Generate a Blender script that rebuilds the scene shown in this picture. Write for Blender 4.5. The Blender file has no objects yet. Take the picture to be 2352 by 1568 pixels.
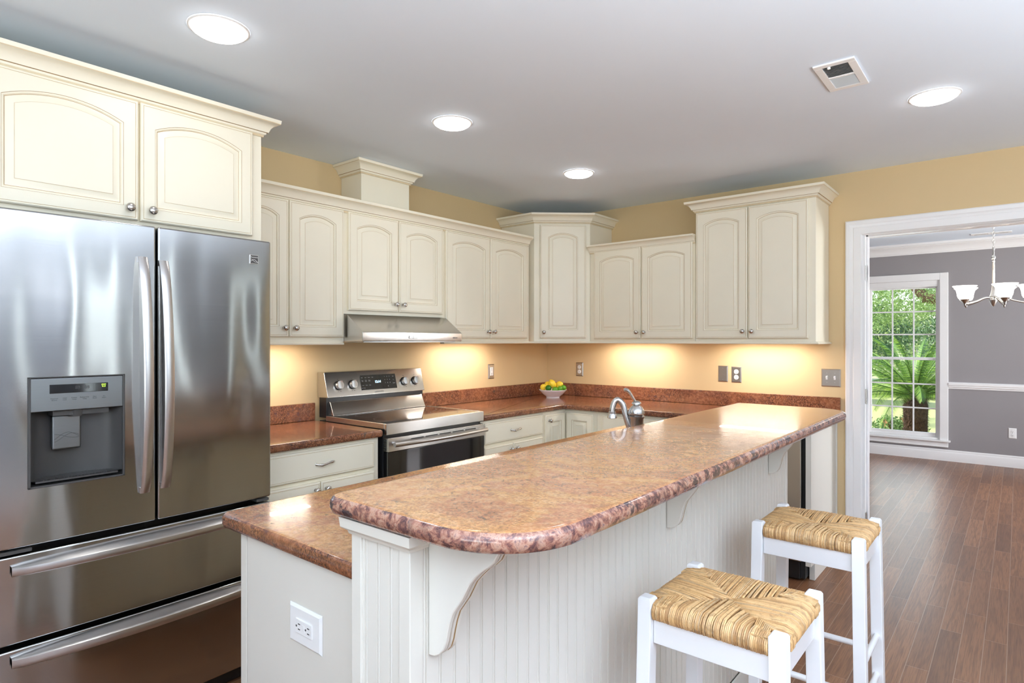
import bpy, bmesh, math, random
from mathutils import Vector, Matrix, Euler
R = math.radians
random.seed(7)
SC = bpy.context.scene
COL = SC.collection

# ------------------------------------------------------------------ camera
F_PX = 1409.0
cam_d = bpy.data.cameras.new('camera'); cam = bpy.data.objects.new('camera', cam_d); COL.objects.link(cam)
cam.location = (3.194, -4.352, 1.381)
cam.rotation_euler = (R(90), 0, R(39.56))
cam_d.sensor_width = 36.0; cam_d.lens = 36.0 * F_PX / 2352.0
cam_d.shift_y = -3.0 / 2352.0
cam_d.clip_start = 0.05; cam_d.clip_end = 300
SC.camera = cam
# ------------------------------------------------------------------ colour management
SC.view_settings.view_transform = 'Standard'; SC.view_settings.look = 'None'
SC.view_settings.gamma = 1.0; SC.view_settings.use_curve_mapping = False
SC.view_settings.exposure = 0.05
try:
    SC.cycles.max_bounces = 12; SC.cycles.diffuse_bounces = 6; SC.cycles.glossy_bounces = 5
    SC.cycles.transparent_max_bounces = 16; SC.cycles.sample_clamp_indirect = 6.0
    SC.cycles.use_denoising = True; SC.cycles.caustics_reflective = False; SC.cycles.caustics_refractive = False
except Exception: pass
# ------------------------------------------------------------------ world: daylight sky
W = bpy.data.worlds.new('sky'); SC.world = W; W.use_nodes = True
wn = W.node_tree.nodes; wl = W.node_tree.links
for n in list(wn): wn.remove(n)
wo = wn.new('ShaderNodeOutputWorld'); wb = wn.new('ShaderNodeBackground'); ws = wn.new('ShaderNodeTexSky')
ws.sky_type = 'NISHITA'; ws.sun_disc = False; ws.sun_elevation = R(48); ws.sun_rotation = R(250)
ws.air_density = 1.0; ws.dust_density = 2.0
wb.inputs['Strength'].default_value = 0.6
wl.new(ws.outputs[0], wb.inputs[0]); wl.new(wb.outputs[0], wo.inputs[0])
# ------------------------------------------------------------------ sun over the garden
def light(name, kind, loc, rot, energy, color, **kw):
    d = bpy.data.lights.new(name, kind); d.energy = energy; d.color = color
    for k, v in kw.items(): setattr(d, k, v)
    o = bpy.data.objects.new(name, d); COL.objects.link(o); o.location = loc; o.rotation_euler = rot
    return o
sd = Vector((-0.62, -0.12, 0.85)).normalized()
light('sun', 'SUN', (0, 8, 12), sd.to_track_quat('Z', 'Y').to_euler(), 9.0, (1.0, 0.95, 0.86), angle=R(1))
# ------------------------------------------------------------------ daylight lamps at unseen windows, added behind and beside the camera
DAY = (0.84, 0.92, 1.0)
# tilted upwards to lift the ceiling, as if thrown back by the ground
light('back_window_fill', 'AREA', (3.3, -6.66, 1.35), (R(90+60), 0, 0), 62, DAY, shape='RECTANGLE', size=2.6, size_y=1.5)
light('daylight_side_window', 'AREA', (5.72, -4.25, 1.45), (0, R(90+50), 0), 3, DAY, shape='RECTANGLE', size=1.6, size_y=1.1)
# added ceiling fill, standing in for a bounced flash, beside and behind the camera
light('ceiling_fill', 'AREA', (4.4, -4.35, 1.5), (R(180), 0, 0), 190, (0.88, 0.94, 1.0), shape='SQUARE', size=2.2)
light('ceiling_fill', 'AREA', (4.7, -1.9, 1.5), (R(180), 0, 0), 30, (0.88, 0.94, 1.0), shape='SQUARE', size=1.2)
light('ceiling_fill', 'AREA', (2.6, -5.6, 1.5), (R(180), 0, 0), 36, (0.88, 0.94, 1.0), shape='SQUARE', size=1.4)
SLITS = [(-2.82, -2.72), (-2.34, -2.24), (-1.50, -1.40), (-0.34, -0.24)]  # unseen slits added for bright streaks on the refrigerator
for i_, (a_, b_) in enumerate(SLITS):
    light('streak_light', 'AREA', (5.73, (a_+b_)/2, 1.3), (0, R(90), 0), 3.2, DAY, shape='RECTANGLE', size=1.9, size_y=b_-a_)
light('daylight_dining_side', 'AREA', (5.75, 2.3, 1.35), (0, R(90+15), 0), 190, (0.98, 0.97, 1.0), shape='RECTANGLE', size=1.7, size_y=1.6)
light('daylight_dining_window', 'AREA', (2.12, 4.62, 1.2), (R(-90), 0, 0), 15, DAY, shape='RECTANGLE', size=0.8, size_y=1.6)

# ================================================================== materials
MATS = {}
def new_mat(name):
    m = bpy.data.materials.new(name); m.use_nodes = True
    nt = m.node_tree; b = nt.nodes['Principled BSDF']; MATS[name] = m
    return m, nt, b
def N(nt, t, **kw):
    n = nt.nodes.new(t)
    for k, v in kw.items(): setattr(n, k, v)
    return n
def srgb(r, g, b):
    f = lambda c: (c/255/12.92) if c/255 <= 0.04045 else ((c/255+0.055)/1.055)**2.4
    return (f(r), f(g), f(b), 1.0)
def coords(nt, scale=(1,1,1), kind='Object'):
    tc = N(nt, 'ShaderNodeTexCoord'); mp = N(nt, 'ShaderNodeMapping'); mp.inputs['Scale'].default_value = scale
    nt.links.new(tc.outputs[kind], mp.inputs[0]); return mp.outputs[0]
def noise(nt, vec, scale, detail=3, rough=0.5, dist=0.0):
    n = N(nt, 'ShaderNodeTexNoise'); n.inputs['Scale'].default_value = scale; n.inputs['Detail'].default_value = detail
    n.inputs['Roughness'].default_value = rough; n.inputs['Distortion'].default_value = dist
    nt.links.new(vec, n.inputs['Vector']); return n.outputs['Fac']
def ramp(nt, fac, stops, interp='LINEAR'):
    r = N(nt, 'ShaderNodeValToRGB'); cr = r.color_ramp; cr.interpolation = interp
    while len(cr.elements) < len(stops): cr.elements.new(0.5)
    for e, (p, c) in zip(cr.elements, stops):
        e.position = p; e.color = c if len(c) == 4 else (*c, 1)
    nt.links.new(fac, r.inputs[0]); return r.outputs[0]
def mixc(nt, fac, a, b, mode='MIX'):
    m = N(nt, 'ShaderNodeMix', data_type='RGBA', blend_type=mode)
    for sock, v in ((m.inputs[0], fac), (m.inputs[6], a), (m.inputs[7], b)):
        if hasattr(v, 'is_linked'): nt.links.new(v, sock)
        else: sock.default_value = v
    return m.outputs[2]
def bump(nt, b, h, strength=0.1, dist=0.01):
    bp = N(nt, 'ShaderNodeBump'); bp.inputs['Strength'].default_value = strength; bp.inputs['Distance'].default_value = dist
    nt.links.new(h, bp.inputs['Height']); nt.links.new(bp.outputs[0], b.inputs['Normal']); return bp

def plain(name, col, rough=0.5, metal=0.0, var=0.04, vscale=8, bmp=0.0, bscale=300, coat=0.0, spec=0.5):
    m, nt, b = new_mat(name)
    v = coords(nt)
    n = noise(nt, v, vscale, 3)
    c1 = tuple(max(0, c*(1-var)) for c in col[:3]); c2 = tuple(min(1, c*(1+var)) for c in col[:3])
    nt.links.new(ramp(nt, n, [(0.3, c1), (0.7, c2)]), b.inputs['Base Color'])
    b.inputs['Roughness'].default_value = rough; b.inputs['Metallic'].default_value = metal
    b.inputs['Coat Weight'].default_value = coat; b.inputs['Coat Roughness'].default_value = 0.08
    b.inputs['Specular IOR Level'].default_value = spec
    if bmp: bump(nt, b, noise(nt, v, bscale, 2), bmp, 0.002)
    return m
def emit(name, col, s):
    m, nt, b = new_mat(name)
    b.inputs['Base Color'].default_value = (*col[:3], 1); b.inputs['Emission Color'].default_value = (*col[:3], 1)
    b.inputs['Emission Strength'].default_value = s; return m

plain('cream', srgb(240, 233, 213), 0.38, var=0.02, vscale=3, bmp=0.02, bscale=60)
plain('glaze', srgb(176, 146, 104), 0.5, var=0.15, vscale=30)
plain('glaze_light', srgb(212, 193, 158), 0.45, var=0.06, vscale=30)
plain('cream_grey', srgb(222, 218, 209), 0.42, var=0.015, vscale=3, bmp=0.02, bscale=60)  # greyer tone of the cream, for the island and end panel
plain('wall_tan', srgb(216, 190, 146), 0.7, var=0.02, vscale=2, bmp=0.06, bscale=240)
plain('wall_pale', srgb(150, 153, 158), 0.7, var=0.02, vscale=2, bmp=0.06, bscale=240)
plain('wall_grey', srgb(150, 146, 148), 0.75, var=0.02, vscale=2, bmp=0.05, bscale=240)
plain('ceiling_white', srgb(230, 241, 254), 0.8, var=0.01, vscale=2, bmp=0.06, bscale=120)
plain('trim_white', srgb(240, 239, 239), 0.35, var=0.01)
plain('stool_white', srgb(240, 240, 242), 0.35, var=0.015, bmp=0.03, bscale=50)
plain('plastic_white', srgb(240, 240, 240), 0.3, var=0.005)
plain('black_plastic', (0.012, 0.012, 0.013), 0.35, var=0.1)
plain('black_matte', (0.01, 0.01, 0.01), 0.7, var=0.1)
plain('grey_plastic', (0.065, 0.062, 0.06), 0.38, var=0.05)
plain('black_glass', (0.006, 0.006, 0.007), 0.04, var=0.05, coat=0.6)
plain('nickel', (0.55, 0.52, 0.49), 0.24, 1.0, var=0.03)
plain('nickel_pale', (0.62, 0.60, 0.57), 0.3, 1.0, var=0.03)
plain('chrome_grey', (0.55, 0.54, 0.53), 0.27, 1.0, var=0.03)
plain('plate_steel', (0.50, 0.46, 0.42), 0.35, 1.0, var=0.03)
plain('slot_dark', (0.03, 0.03, 0.03), 0.6)
plain('ceramic_white', srgb(238, 238, 242), 0.12, var=0.005, coat=0.5)
plain('lemon', srgb(245, 214, 62), 0.4, var=0.08, vscale=20, bmp=0.15, bscale=160)
plain('lime', srgb(88, 150, 30), 0.35, var=0.25, vscale=18, bmp=0.12, bscale=160)
plain('lime_dark', srgb(42, 110, 24), 0.32, var=0.2, vscale=18, bmp=0.12, bscale=160)
plain('red_mark', (0.5, 0.03, 0.03), 0.4)
plain('dark_mark', (0.06, 0.06, 0.065), 0.5)
plain('pale_mark', (0.55, 0.55, 0.55), 0.5)
plain('bark', srgb(96, 74, 56), 0.9, var=0.4, vscale=25, bmp=0.8, bscale=40)
plain('palm_trunk_bark', srgb(92, 66, 50), 0.9, var=0.4, vscale=30, bmp=0.6, bscale=60)
plain('mulch', srgb(112, 84, 62), 0.95, var=0.5, vscale=20)
plain('frosted_frame', srgb(214, 216, 222), 0.4)
emit('led_lens', (1.0, 0.98, 0.95), 11.0)
emit('under_cabinet_lens', (1.0, 0.92, 0.80), 24.0)
emit('clock_digits', (0.45, 0.75, 1.0), 5.0)
emit('green_icon', (0.55, 0.9, 0.08), 1.2)

def steel(name, col, rough=0.26, aniso=0.75, wob=0.0, streak=0.02):
    m, nt, b = new_mat(name)
    b.inputs['Anisotropic Rotation'].default_value = 0.25
    v = coords(nt, (60, 2, 1300))
    n = noise(nt, v, 1.0, 3)
    nt.links.new(ramp(nt, n, [(0.3, tuple(c*0.97 for c in col)), (0.7, tuple(min(1, c*1.03) for c in col))]), b.inputs['Base Color'])
    b.inputs['Metallic'].default_value = 1.0; b.inputs['Anisotropic'].default_value = aniso
    mr = N(nt, 'ShaderNodeMapRange'); mr.inputs[3].default_value = rough - streak; mr.inputs[4].default_value = rough + streak
    nt.links.new(n, mr.inputs[0]); nt.links.new(mr.outputs[0], b.inputs['Roughness'])
    tg = N(nt, 'ShaderNodeTangent'); tg.direction_type = 'UV_MAP'; tg.uv_map = 'UVMap'
    nt.links.new(tg.outputs[0], b.inputs['Tangent'])
    if wob:
        w = coords(nt, (1.0, 2.4, 0.7)); wn_ = noise(nt, w, 2.0, 1, 0.4)
        bump(nt, b, wn_, wob, 0.05)
    return m
steel('fridge_steel', (0.45, 0.448, 0.442), 0.14, 0.6, 0.22)
steel('brushed_steel', (0.62, 0.60, 0.575), 0.25, 0.6)
steel('handle_steel', (0.64, 0.62, 0.61), 0.3, 0.3)
steel('panel_steel', (0.27, 0.285, 0.295), 0.3, 0.4)

def granite(name='granite', gold=0.5):
    m, nt, b = new_mat(name)
    v = coords(nt)
    def mul(x, y):
        q = N(nt, 'ShaderNodeMath', operation='MULTIPLY'); nt.links.new(x, q.inputs[0])
        if hasattr(y, 'is_linked'): nt.links.new(y, q.inputs[1])
        else: q.inputs[1].default_value = y
        return q.outputs[0]
    S = lambda c: ramp(nt, c[0], [(c[1], (0, 0, 0)), (c[2], (1, 1, 1))])
    big = noise(nt, v, 3.0, 4, 0.6, 0.9)
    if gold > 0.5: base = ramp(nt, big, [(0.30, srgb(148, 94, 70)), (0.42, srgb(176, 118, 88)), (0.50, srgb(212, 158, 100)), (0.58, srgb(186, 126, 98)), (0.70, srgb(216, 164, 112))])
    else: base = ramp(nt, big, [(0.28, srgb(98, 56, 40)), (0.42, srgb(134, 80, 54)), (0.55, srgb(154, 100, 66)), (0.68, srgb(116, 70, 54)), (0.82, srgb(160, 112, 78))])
    cl = noise(nt, v, 60, 6, 0.75, 0.3)
    c1 = mixc(nt, 0.42 if gold > 0.5 else 0.55, base, ramp(nt, cl, [(0.30, srgb(112, 66, 50)), (0.44, srgb(172, 108, 74)), (0.52, srgb(204, 146, 102)), (0.60, srgb(222, 176, 136)), (0.72, srgb(168, 116, 104))]) if gold > 0.5 else ramp(nt, cl, [(0.30, srgb(72, 46, 38)), (0.44, srgb(126, 78, 56)), (0.53, srgb(160, 104, 74)), (0.62, srgb(182, 132, 102)), (0.74, srgb(108, 78, 74))]))
    # clouds of darker mineral: fine flecks inside broad patches
    patch = noise(nt, v, 4.5, 3, 0.6, 0.7)
    fl = noise(nt, v, 170, 5, 0.75, 0.0)
    fm = mul(S((fl, 0.48, 0.55)), ramp(nt, patch, [(0.38, (0.1, 0.1, 0.1)), (0.56, (1, 1, 1))]))
    c2 = mixc(nt, mul(fm, 0.45 if gold > 0.5 else 0.8), c1, srgb(84, 74, 60) if gold > 0.5 else srgb(48, 36, 34))
    ve = noise(nt, v, 48, 5, 0.7, 0.6); vm = noise(nt, v, 5.0, 2, 0.5, 0.8)
    c3 = mixc(nt, mul(mul(S((ve, 0.54, 0.62)), S((vm, 0.46, 0.60))), 0.55 if gold > 0.5 else 0.8), c2, srgb(92, 66, 66))
    bl = noise(nt, v, 12, 4, 0.6, 0.9)
    c4 = mixc(nt, mul(S((bl, 0.67, 0.70)), 0.7), c3, srgb(78, 70, 62))
    nt.links.new(c4, b.inputs['Base Color'])
    b.inputs['Roughness'].default_value = 0.17; b.inputs['Coat Weight'].default_value = 0.35; b.inputs['Coat Roughness'].default_value = 0.02
    b.inputs['Specular IOR Level'].default_value = 0.45
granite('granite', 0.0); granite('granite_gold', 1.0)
# rough-cut edge of the same stone: bigger crystals of pink, grey and near-black
def granite_edge():
    m, nt, b = new_mat('granite_edge')
    v = coords(nt)
    cl = noise(nt, v, 52, 6, 0.7, 0.5)
    cry = ramp(nt, cl, [(0.30, srgb(56, 46, 50)), (0.42, srgb(108, 74, 72)), (0.50, srgb(158, 110, 94)), (0.58, srgb(186, 146, 126)), (0.66, srgb(118, 90, 94)), (0.8, srgb(206, 188, 182))])
    bl = noise(nt, v, 24, 5, 0.7, 0.5); bm_ = noise(nt, v, 3.5, 2, 0.5)
    f = N(nt, 'ShaderNodeMath', operation='MULTIPLY'); nt.links.new(ramp(nt, bl, [(0.51, (0, 0, 0)), (0.57, (0.9, 0.9, 0.9))]), f.inputs[0]); nt.links.new(ramp(nt, bm_, [(0.38, (0.1, 0.1, 0.1)), (0.58, (1, 1, 1))]), f.inputs[1])
    c = mixc(nt, f.outputs[0], cry, srgb(56, 48, 56))
    nt.links.new(c, b.inputs['Base Color']); b.inputs['Roughness'].default_value = 0.14; b.inputs['Coat Weight'].default_value = 0.3; b.inputs['Coat Roughness'].default_value = 0.05
granite_edge()

def wood_floor():
    m, nt, b = new_mat('oak_floor')
    tc = N(nt, 'ShaderNodeTexCoord'); mp = N(nt, 'ShaderNodeMapping')
    mp.inputs['Rotation'].default_value = (0, 0, R(90)); nt.links.new(tc.outputs['Object'], mp.inputs[0])
    br = N(nt, 'ShaderNodeTexBrick'); nt.links.new(mp.outputs[0], br.inputs['Vector'])
    br.inputs['Scale'].default_value = 1.0; br.inputs['Brick Width'].default_value = 0.78; br.inputs['Row Height'].default_value = 0.083
    br.inputs['Mortar Size'].default_value = 0.0014; br.inputs['Bias'].default_value = 0.0; br.offset = 0.37; br.offset_frequency = 2
    br.inputs['Color1'].default_value = (0, 0, 0, 1); br.inputs['Color2'].default_value = (1, 1, 1, 1); br.inputs['Mortar'].default_value = (0.5, 0.5, 0.5, 1)
    tone = br.outputs['Color']
    # grain: stretched along the planks (y), shifted from plank to plank
    gm = N(nt, 'ShaderNodeMapping'); gm.inputs['Scale'].default_value = (20, 0.9, 1)
    addv = N(nt, 'ShaderNodeVectorMath', operation='ADD'); sc = N(nt, 'ShaderNodeVectorMath', operation='SCALE'); sc.inputs['Scale'].default_value = 7.0
    nt.links.new(tone, sc.inputs[0]); nt.links.new(tc.outputs['Object'], addv.inputs[0]); nt.links.new(sc.outputs[0], addv.inputs[1])
    nt.links.new(addv.outputs[0], gm.inputs[0])
    wv = N(nt, 'ShaderNodeTexNoise'); wv.inputs['Scale'].default_value = 1.0; wv.inputs['Detail'].default_value = 2; wv.inputs['Distortion'].default_value = 0.6
    nt.links.new(gm.outputs[0], wv.inputs['Vector'])
    rings = N(nt, 'ShaderNodeMath', operation='MULTIPLY'); rings.inputs[1].default_value = 34.0; nt.links.new(wv.outputs['Fac'], rings.inputs[0])
    sn = N(nt, 'ShaderNodeMath', operation='SINE'); nt.links.new(rings.outputs[0], sn.inputs[0])
    ma = N(nt, 'ShaderNodeMapRange'); ma.inputs[1].default_value = -1; ma.inputs[2].default_value = 1; nt.links.new(sn.outputs[0], ma.inputs[0])
    base = ramp(nt, tone, [(0.0, srgb(120, 80, 54)), (0.5, srgb(138, 93, 62)), (1.0, srgb(156, 107, 72))])
    pores = noise(nt, coords(nt, (260, 9, 1)), 1.0, 2)
    g = mixc(nt, ramp(nt, ma.outputs[0], [(0.1, (0.38, 0.38, 0.38)), (0.5, (0, 0, 0))]), base, srgb(96, 60, 40))
    g2 = mixc(nt, ramp(nt, pores, [(0.35, (0.4, 0.4, 0.4)), (0.55, (0, 0, 0))]), g, srgb(80, 46, 30))
    seam = mixc(nt, br.outputs['Fac'], g2, srgb(158, 128, 108))
    nt.links.new(seam, b.inputs['Base Color'])
    b.inputs['Roughness'].default_value = 0.46; b.inputs['Coat Weight'].default_value = 0.25; b.inputs['Coat Roughness'].default_value = 0.22
    bump(nt, b, ma.outputs[0], 0.04, 0.003)
wood_floor()

def rush():
    m, nt, b = new_mat('rush')
    geo = N(nt, 'ShaderNodeNewGeometry')
    n = noise(nt, coords(nt, (1, 1, 1)), 55, 4, 0.7)
    c = ramp(nt, geo.outputs['Random Per Island'], [(0.0, srgb(172, 130, 84)), (0.35, srgb(208, 164, 110)), (0.7, srgb(228, 188, 134)), (1.0, srgb(186, 156, 118))])
    c2 = mixc(nt, ramp(nt, n, [(0.32, (0.55, 0.55, 0.55)), (0.52, (0, 0, 0))]), c, srgb(132, 100, 66))
    nt.links.new(c2, b.inputs['Base Color']); b.inputs['Roughness'].default_value = 0.55
    bump(nt, b, noise(nt, coords(nt), 400, 3), 0.3, 0.002)
rush()

def foliage(name, a, c_, d, rough=0.5):
    m, nt, b = new_mat(name)
    geo = N(nt, 'ShaderNodeNewGeometry')
    nt.links.new(ramp(nt, geo.outputs['Random Per Island'], [(0.0, a), (0.5, c_), (1.0, d)]), b.inputs['Base Color'])
    b.inputs['Roughness'].default_value = rough
    b.inputs['Transmission Weight'].default_value = 0.0
    tr = N(nt, 'ShaderNodeBsdfTranslucent'); nt.links.new(b.inputs['Base Color'].links[0].from_socket, tr.inputs[0])
    mx = N(nt, 'ShaderNodeMixShader'); mx.inputs[0].default_value = 0.35
    out = nt.nodes['Material Output']; nt.links.new(b.outputs[0], mx.inputs[1]); nt.links.new(tr.outputs[0], mx.inputs[2]); nt.links.new(mx.outputs[0], out.inputs[0])
foliage('oak_leaves', srgb(92, 120, 62), srgb(130, 160, 92), srgb(172, 196, 132))
foliage('dark_leaves', srgb(54, 82, 52), srgb(76, 108, 68), srgb(104, 134, 90))
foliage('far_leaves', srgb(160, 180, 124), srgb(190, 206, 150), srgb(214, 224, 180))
foliage('shrub_leaves', srgb(74, 104, 58), srgb(104, 136, 78), srgb(140, 168, 104))
foliage('palm_green', srgb(64, 98, 44), srgb(98, 136, 58), srgb(160, 190, 80), 0.35)
foliage('blossom', srgb(226, 120, 96), srgb(236, 150, 120), srgb(240, 170, 140))
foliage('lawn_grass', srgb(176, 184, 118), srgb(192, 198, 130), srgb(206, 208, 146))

def pane_glass():
    m, nt, b = new_mat('window_glass')
    tr = N(nt, 'ShaderNodeBsdfTransparent'); tr.inputs[0].default_value = (0.96, 0.98, 0.97, 1)
    gl = N(nt, 'ShaderNodeBsdfGlossy'); gl.inputs['Roughness'].default_value = 0.02
    n = noise(nt, coords(nt), 3, 2); fr = N(nt, 'ShaderNodeFresnel'); fr.inputs[0].default_value = 1.45
    bp = N(nt, 'ShaderNodeBump'); bp.inputs['Strength'].default_value = 0.02; nt.links.new(n, bp.inputs['Height']); nt.links.new(bp.outputs[0], gl.inputs['Normal'])
    mx = N(nt, 'ShaderNodeMixShader'); nt.links.new(fr.outputs[0], mx.inputs[0]); nt.links.new(tr.outputs[0], mx.inputs[1]); nt.links.new(gl.outputs[0], mx.inputs[2])
    nt.links.new(mx.outputs[0], nt.nodes['Material Output'].inputs[0])
pane_glass()
def shade_glass():
    m, nt, b = new_mat('shade_glass')
    v = coords(nt); n = noise(nt, v, 12, 4, 0.6, 1.0)
    nt.links.new(ramp(nt, n, [(0.3, (0.9, 0.84, 0.76)), (0.7, (1, 0.97, 0.92))]), b.inputs['Base Color'])
    b.inputs['Emission Color'].default_value = (1.0, 0.93, 0.84, 1); b.inputs['Emission Strength'].default_value = 3.2
    b.inputs['Roughness'].default_value = 0.35
shade_glass()

# ================================================================== mesh builder
class MB:
    def __init__(s): s.v = []; s.f = []; s.m = []
    def add(s, vs, fs, mi=0):
        o = len(s.v); s.v += [tuple(p) for p in vs]
        for f in fs: s.f.append(tuple(i + o for i in f)); s.m.append(mi)
    def box(s, x0, x1, y0, y1, z0, z1, mi=0):
        s.add([(x0,y0,z0),(x1,y0,z0),(x1,y1,z0),(x0,y1,z0),(x0,y0,z1),(x1,y0,z1),(x1,y1,z1),(x0,y1,z1)],
              [(3,2,1,0),(4,5,6,7),(0,1,5,4),(1,2,6,5),(2,3,7,6),(3,0,4,7)], mi)
    def loops(s, rings, closed=True, cap0=False, cap1=False, mis=None, mi=0):
        n = len(rings[0]); o = len(s.v)
        for r in rings: s.v += [tuple(p) for p in r]
        for k in range(len(rings)-1):
            for i in range(n if closed else n-1):
                j = (i+1) % n
                s.f.append((o+k*n+i, o+k*n+j, o+(k+1)*n+j, o+(k+1)*n+i)); s.m.append(mis[k] if mis else mi)
        if cap0: s.f.append(tuple(o+i for i in reversed(range(n)))); s.m.append(mi if mis is None else mis[0])
        if cap1: s.f.append(tuple(o+(len(rings)-1)*n+i for i in range(n))); s.m.append(mi if mis is None else mis[-1])
    def lathe(s, o, axis, prof, seg=20, mi=0, cap0=True, cap1=True):
        o = Vector(o); a = Vector(axis).normalized(); t = a.orthogonal().normalized(); u = a.cross(t)
        s.loops([[o + a*h + (t*math.cos(2*math.pi*i/seg) + u*math.sin(2*math.pi*i/seg))*max(r, 1e-5) for i in range(seg)] for r, h in prof], True, cap0, cap1, mi=mi)
    def tube(s, pts, rad, seg=10, mi=0, caps=True, flat=None):
        pts = [Vector(p) for p in pts]; rings = []; prev = None
        for i, p in enumerate(pts):
            d = (pts[min(i+1, len(pts)-1)] - pts[max(i-1, 0)]).normalized()
            if prev is None:
                up = Vector((0,0,1)) if abs(d.z) < 0.9 else Vector((1,0,0)); t = d.cross(up).normalized()
            else:
                t = (prev - d*prev.dot(d)).normalized()
            prev = t; u = d.cross(t)
            r = rad[i] if isinstance(rad, (list, tuple)) else rad
            ra, rb = (r, r) if flat is None else (r*flat[0], r*flat[1])
            rings.append([p + t*(ra*math.cos(2*math.pi*k/seg)) + u*(rb*math.sin(2*math.pi*k/seg)) for k in range(seg)])
        s.loops(rings, True, caps, caps, mi=mi)
    def sphere(s, c, rad, seg=16, rings=10, mi=0, scale=(1,1,1)):
        c = Vector(c); rr = []
        for k in range(rings+1):
            a = math.pi*k/rings
            rr.append([c + Vector((rad*scale[0]*max(math.sin(a),1e-4)*math.cos(2*math.pi*i/seg), rad*scale[1]*max(math.sin(a),1e-4)*math.sin(2*math.pi*i/seg), -rad*scale[2]*math.cos(a))) for i in range(seg)])
        s.loops(rr, True, mi=mi)
    def build(s, name, mats, parent=None, bevel=0.0, smooth=35, uvdir=None, seg=2, merge=False):
        if isinstance(mats, str): mats = [mats]
        off = world_loc(parent) if parent else Vector((0,0,0))
        me = bpy.data.meshes.new(name)
        me.from_pydata([tuple(Vector(p) - off) for p in s.v], [], s.f)
        for mn in mats: me.materials.append(MATS[mn])
        me.polygons.foreach_set('material_index', [min(i, len(mats)-1) for i in s.m])
        if merge:
            bm = bmesh.new(); bm.from_mesh(me); bmesh.ops.remove_doubles(bm, verts=bm.verts, dist=1e-5)
            bmesh.ops.recalc_face_normals(bm, faces=bm.faces); bm.to_mesh(me); bm.free()
        if smooth:
            me.polygons.foreach_set('use_smooth', [True]*len(me.polygons))
            try: me.set_sharp_from_angle(angle=R(smooth))
            except Exception: pass
        if uvdir is not None:
            uv = me.uv_layers.new(name='UVMap'); u = Vector(uvdir)
            w = Vector((0,0,1)) if abs(u.z) < 0.9 else Vector((0,1,0))
            for l in me.loops:
                p = me.vertices[l.vertex_index].co; uv.data[l.index].uv = (p.dot(u), p.dot(w) + 0.37*p.dot(u.cross(w)))
        me.update()
        o = bpy.data.objects.new(name, me); COL.objects.link(o)
        if parent: o.parent = parent
        if bevel:
            bv = o.modifiers.new('bevel', 'BEVEL'); bv.width = bevel; bv.segments = seg; bv.limit_method = 'ANGLE'; bv.angle_limit = R(40); bv.harden_normals = True
        return o
def world_loc(o):
    v = Vector((0,0,0))
    while o is not None: v += o.location; o = o.parent
    return v
def tag(o, label=None, cat=None, group=None, kind=None):
    if label: o['label'] = label
    if cat: o['category'] = cat
    if group: o['group'] = group
    if kind: o['kind'] = kind
    return o
def thing(name, loc, label, cat, group=None):
    o = bpy.data.objects.new(name, None); COL.objects.link(o); o.location = loc; o.empty_display_size = 0.1
    return tag(o, label, cat, group)
def struct(o): o['kind'] = 'structure'; return o
def boxo(name, b, mat, parent=None, bevel=0.0, uvdir=None):
    m = MB(); m.box(*b); return m.build(name, mat, parent, bevel, uvdir=uvdir)
class Fr:   # a local frame: u along the width, n outward, z up
    def __init__(s, o, u, n): s.o = Vector(o); s.u = Vector(u).normalized(); s.n = Vector(n).normalized()
    def p(s, u, n, z): return s.o + s.u*u + s.n*n + Vector((0,0,z))
    def box(s, mb, u0, u1, n0, n1, z0, z1, mi=0):
        P_ = [s.p(u,n,z) for z in (z0,z1) for (u,n) in ((u0,n0),(u1,n0),(u1,n1),(u0,n1))]
        mb.add(P_, [(3,2,1,0),(4,5,6,7),(0,1,5,4),(1,2,6,5),(2,3,7,6),(3,0,4,7)], mi)
def sweep(mb, prof, path, mi=0, caps=True, mis=None):
    """prof: (out, z) pairs; path: xy points, outward is to the right of travel"""
    n = len(path); rings = []
    nr = []
    for i in range(n-1):
        d = Vector((path[i+1][0]-path[i][0], path[i+1][1]-path[i][1])).normalized(); nr.append(Vector((d.y, -d.x)))
    for i in range(n):
        if i == 0: m = nr[0]
        elif i == n-1: m = nr[-1]
        else:
            m = (nr[i-1] + nr[i]); m = m / max(1e-6, m.dot(nr[i]))
        rings.append([(path[i][0] + m.x*o, path[i][1] + m.y*o, z) for o, z in prof])
    k = len(prof)
    base = len(mb.v)
    for r in rings: mb.v += r
    for i in range(n-1):
        for j in range(k):
            j2 = (j+1) % k
            mb.f.append((base+i*k+j, base+i*k+j2, base+(i+1)*k+j2, base+(i+1)*k+j)); mb.m.append(mis[j] if mis else mi)
    if caps:
        mb.f.append(tuple(base+j for j in reversed(range(k)))); mb.m.append(mi)
        mb.f.append(tuple(base+(n-1)*k+j for j in range(k))); mb.m.append(mi)

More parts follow.
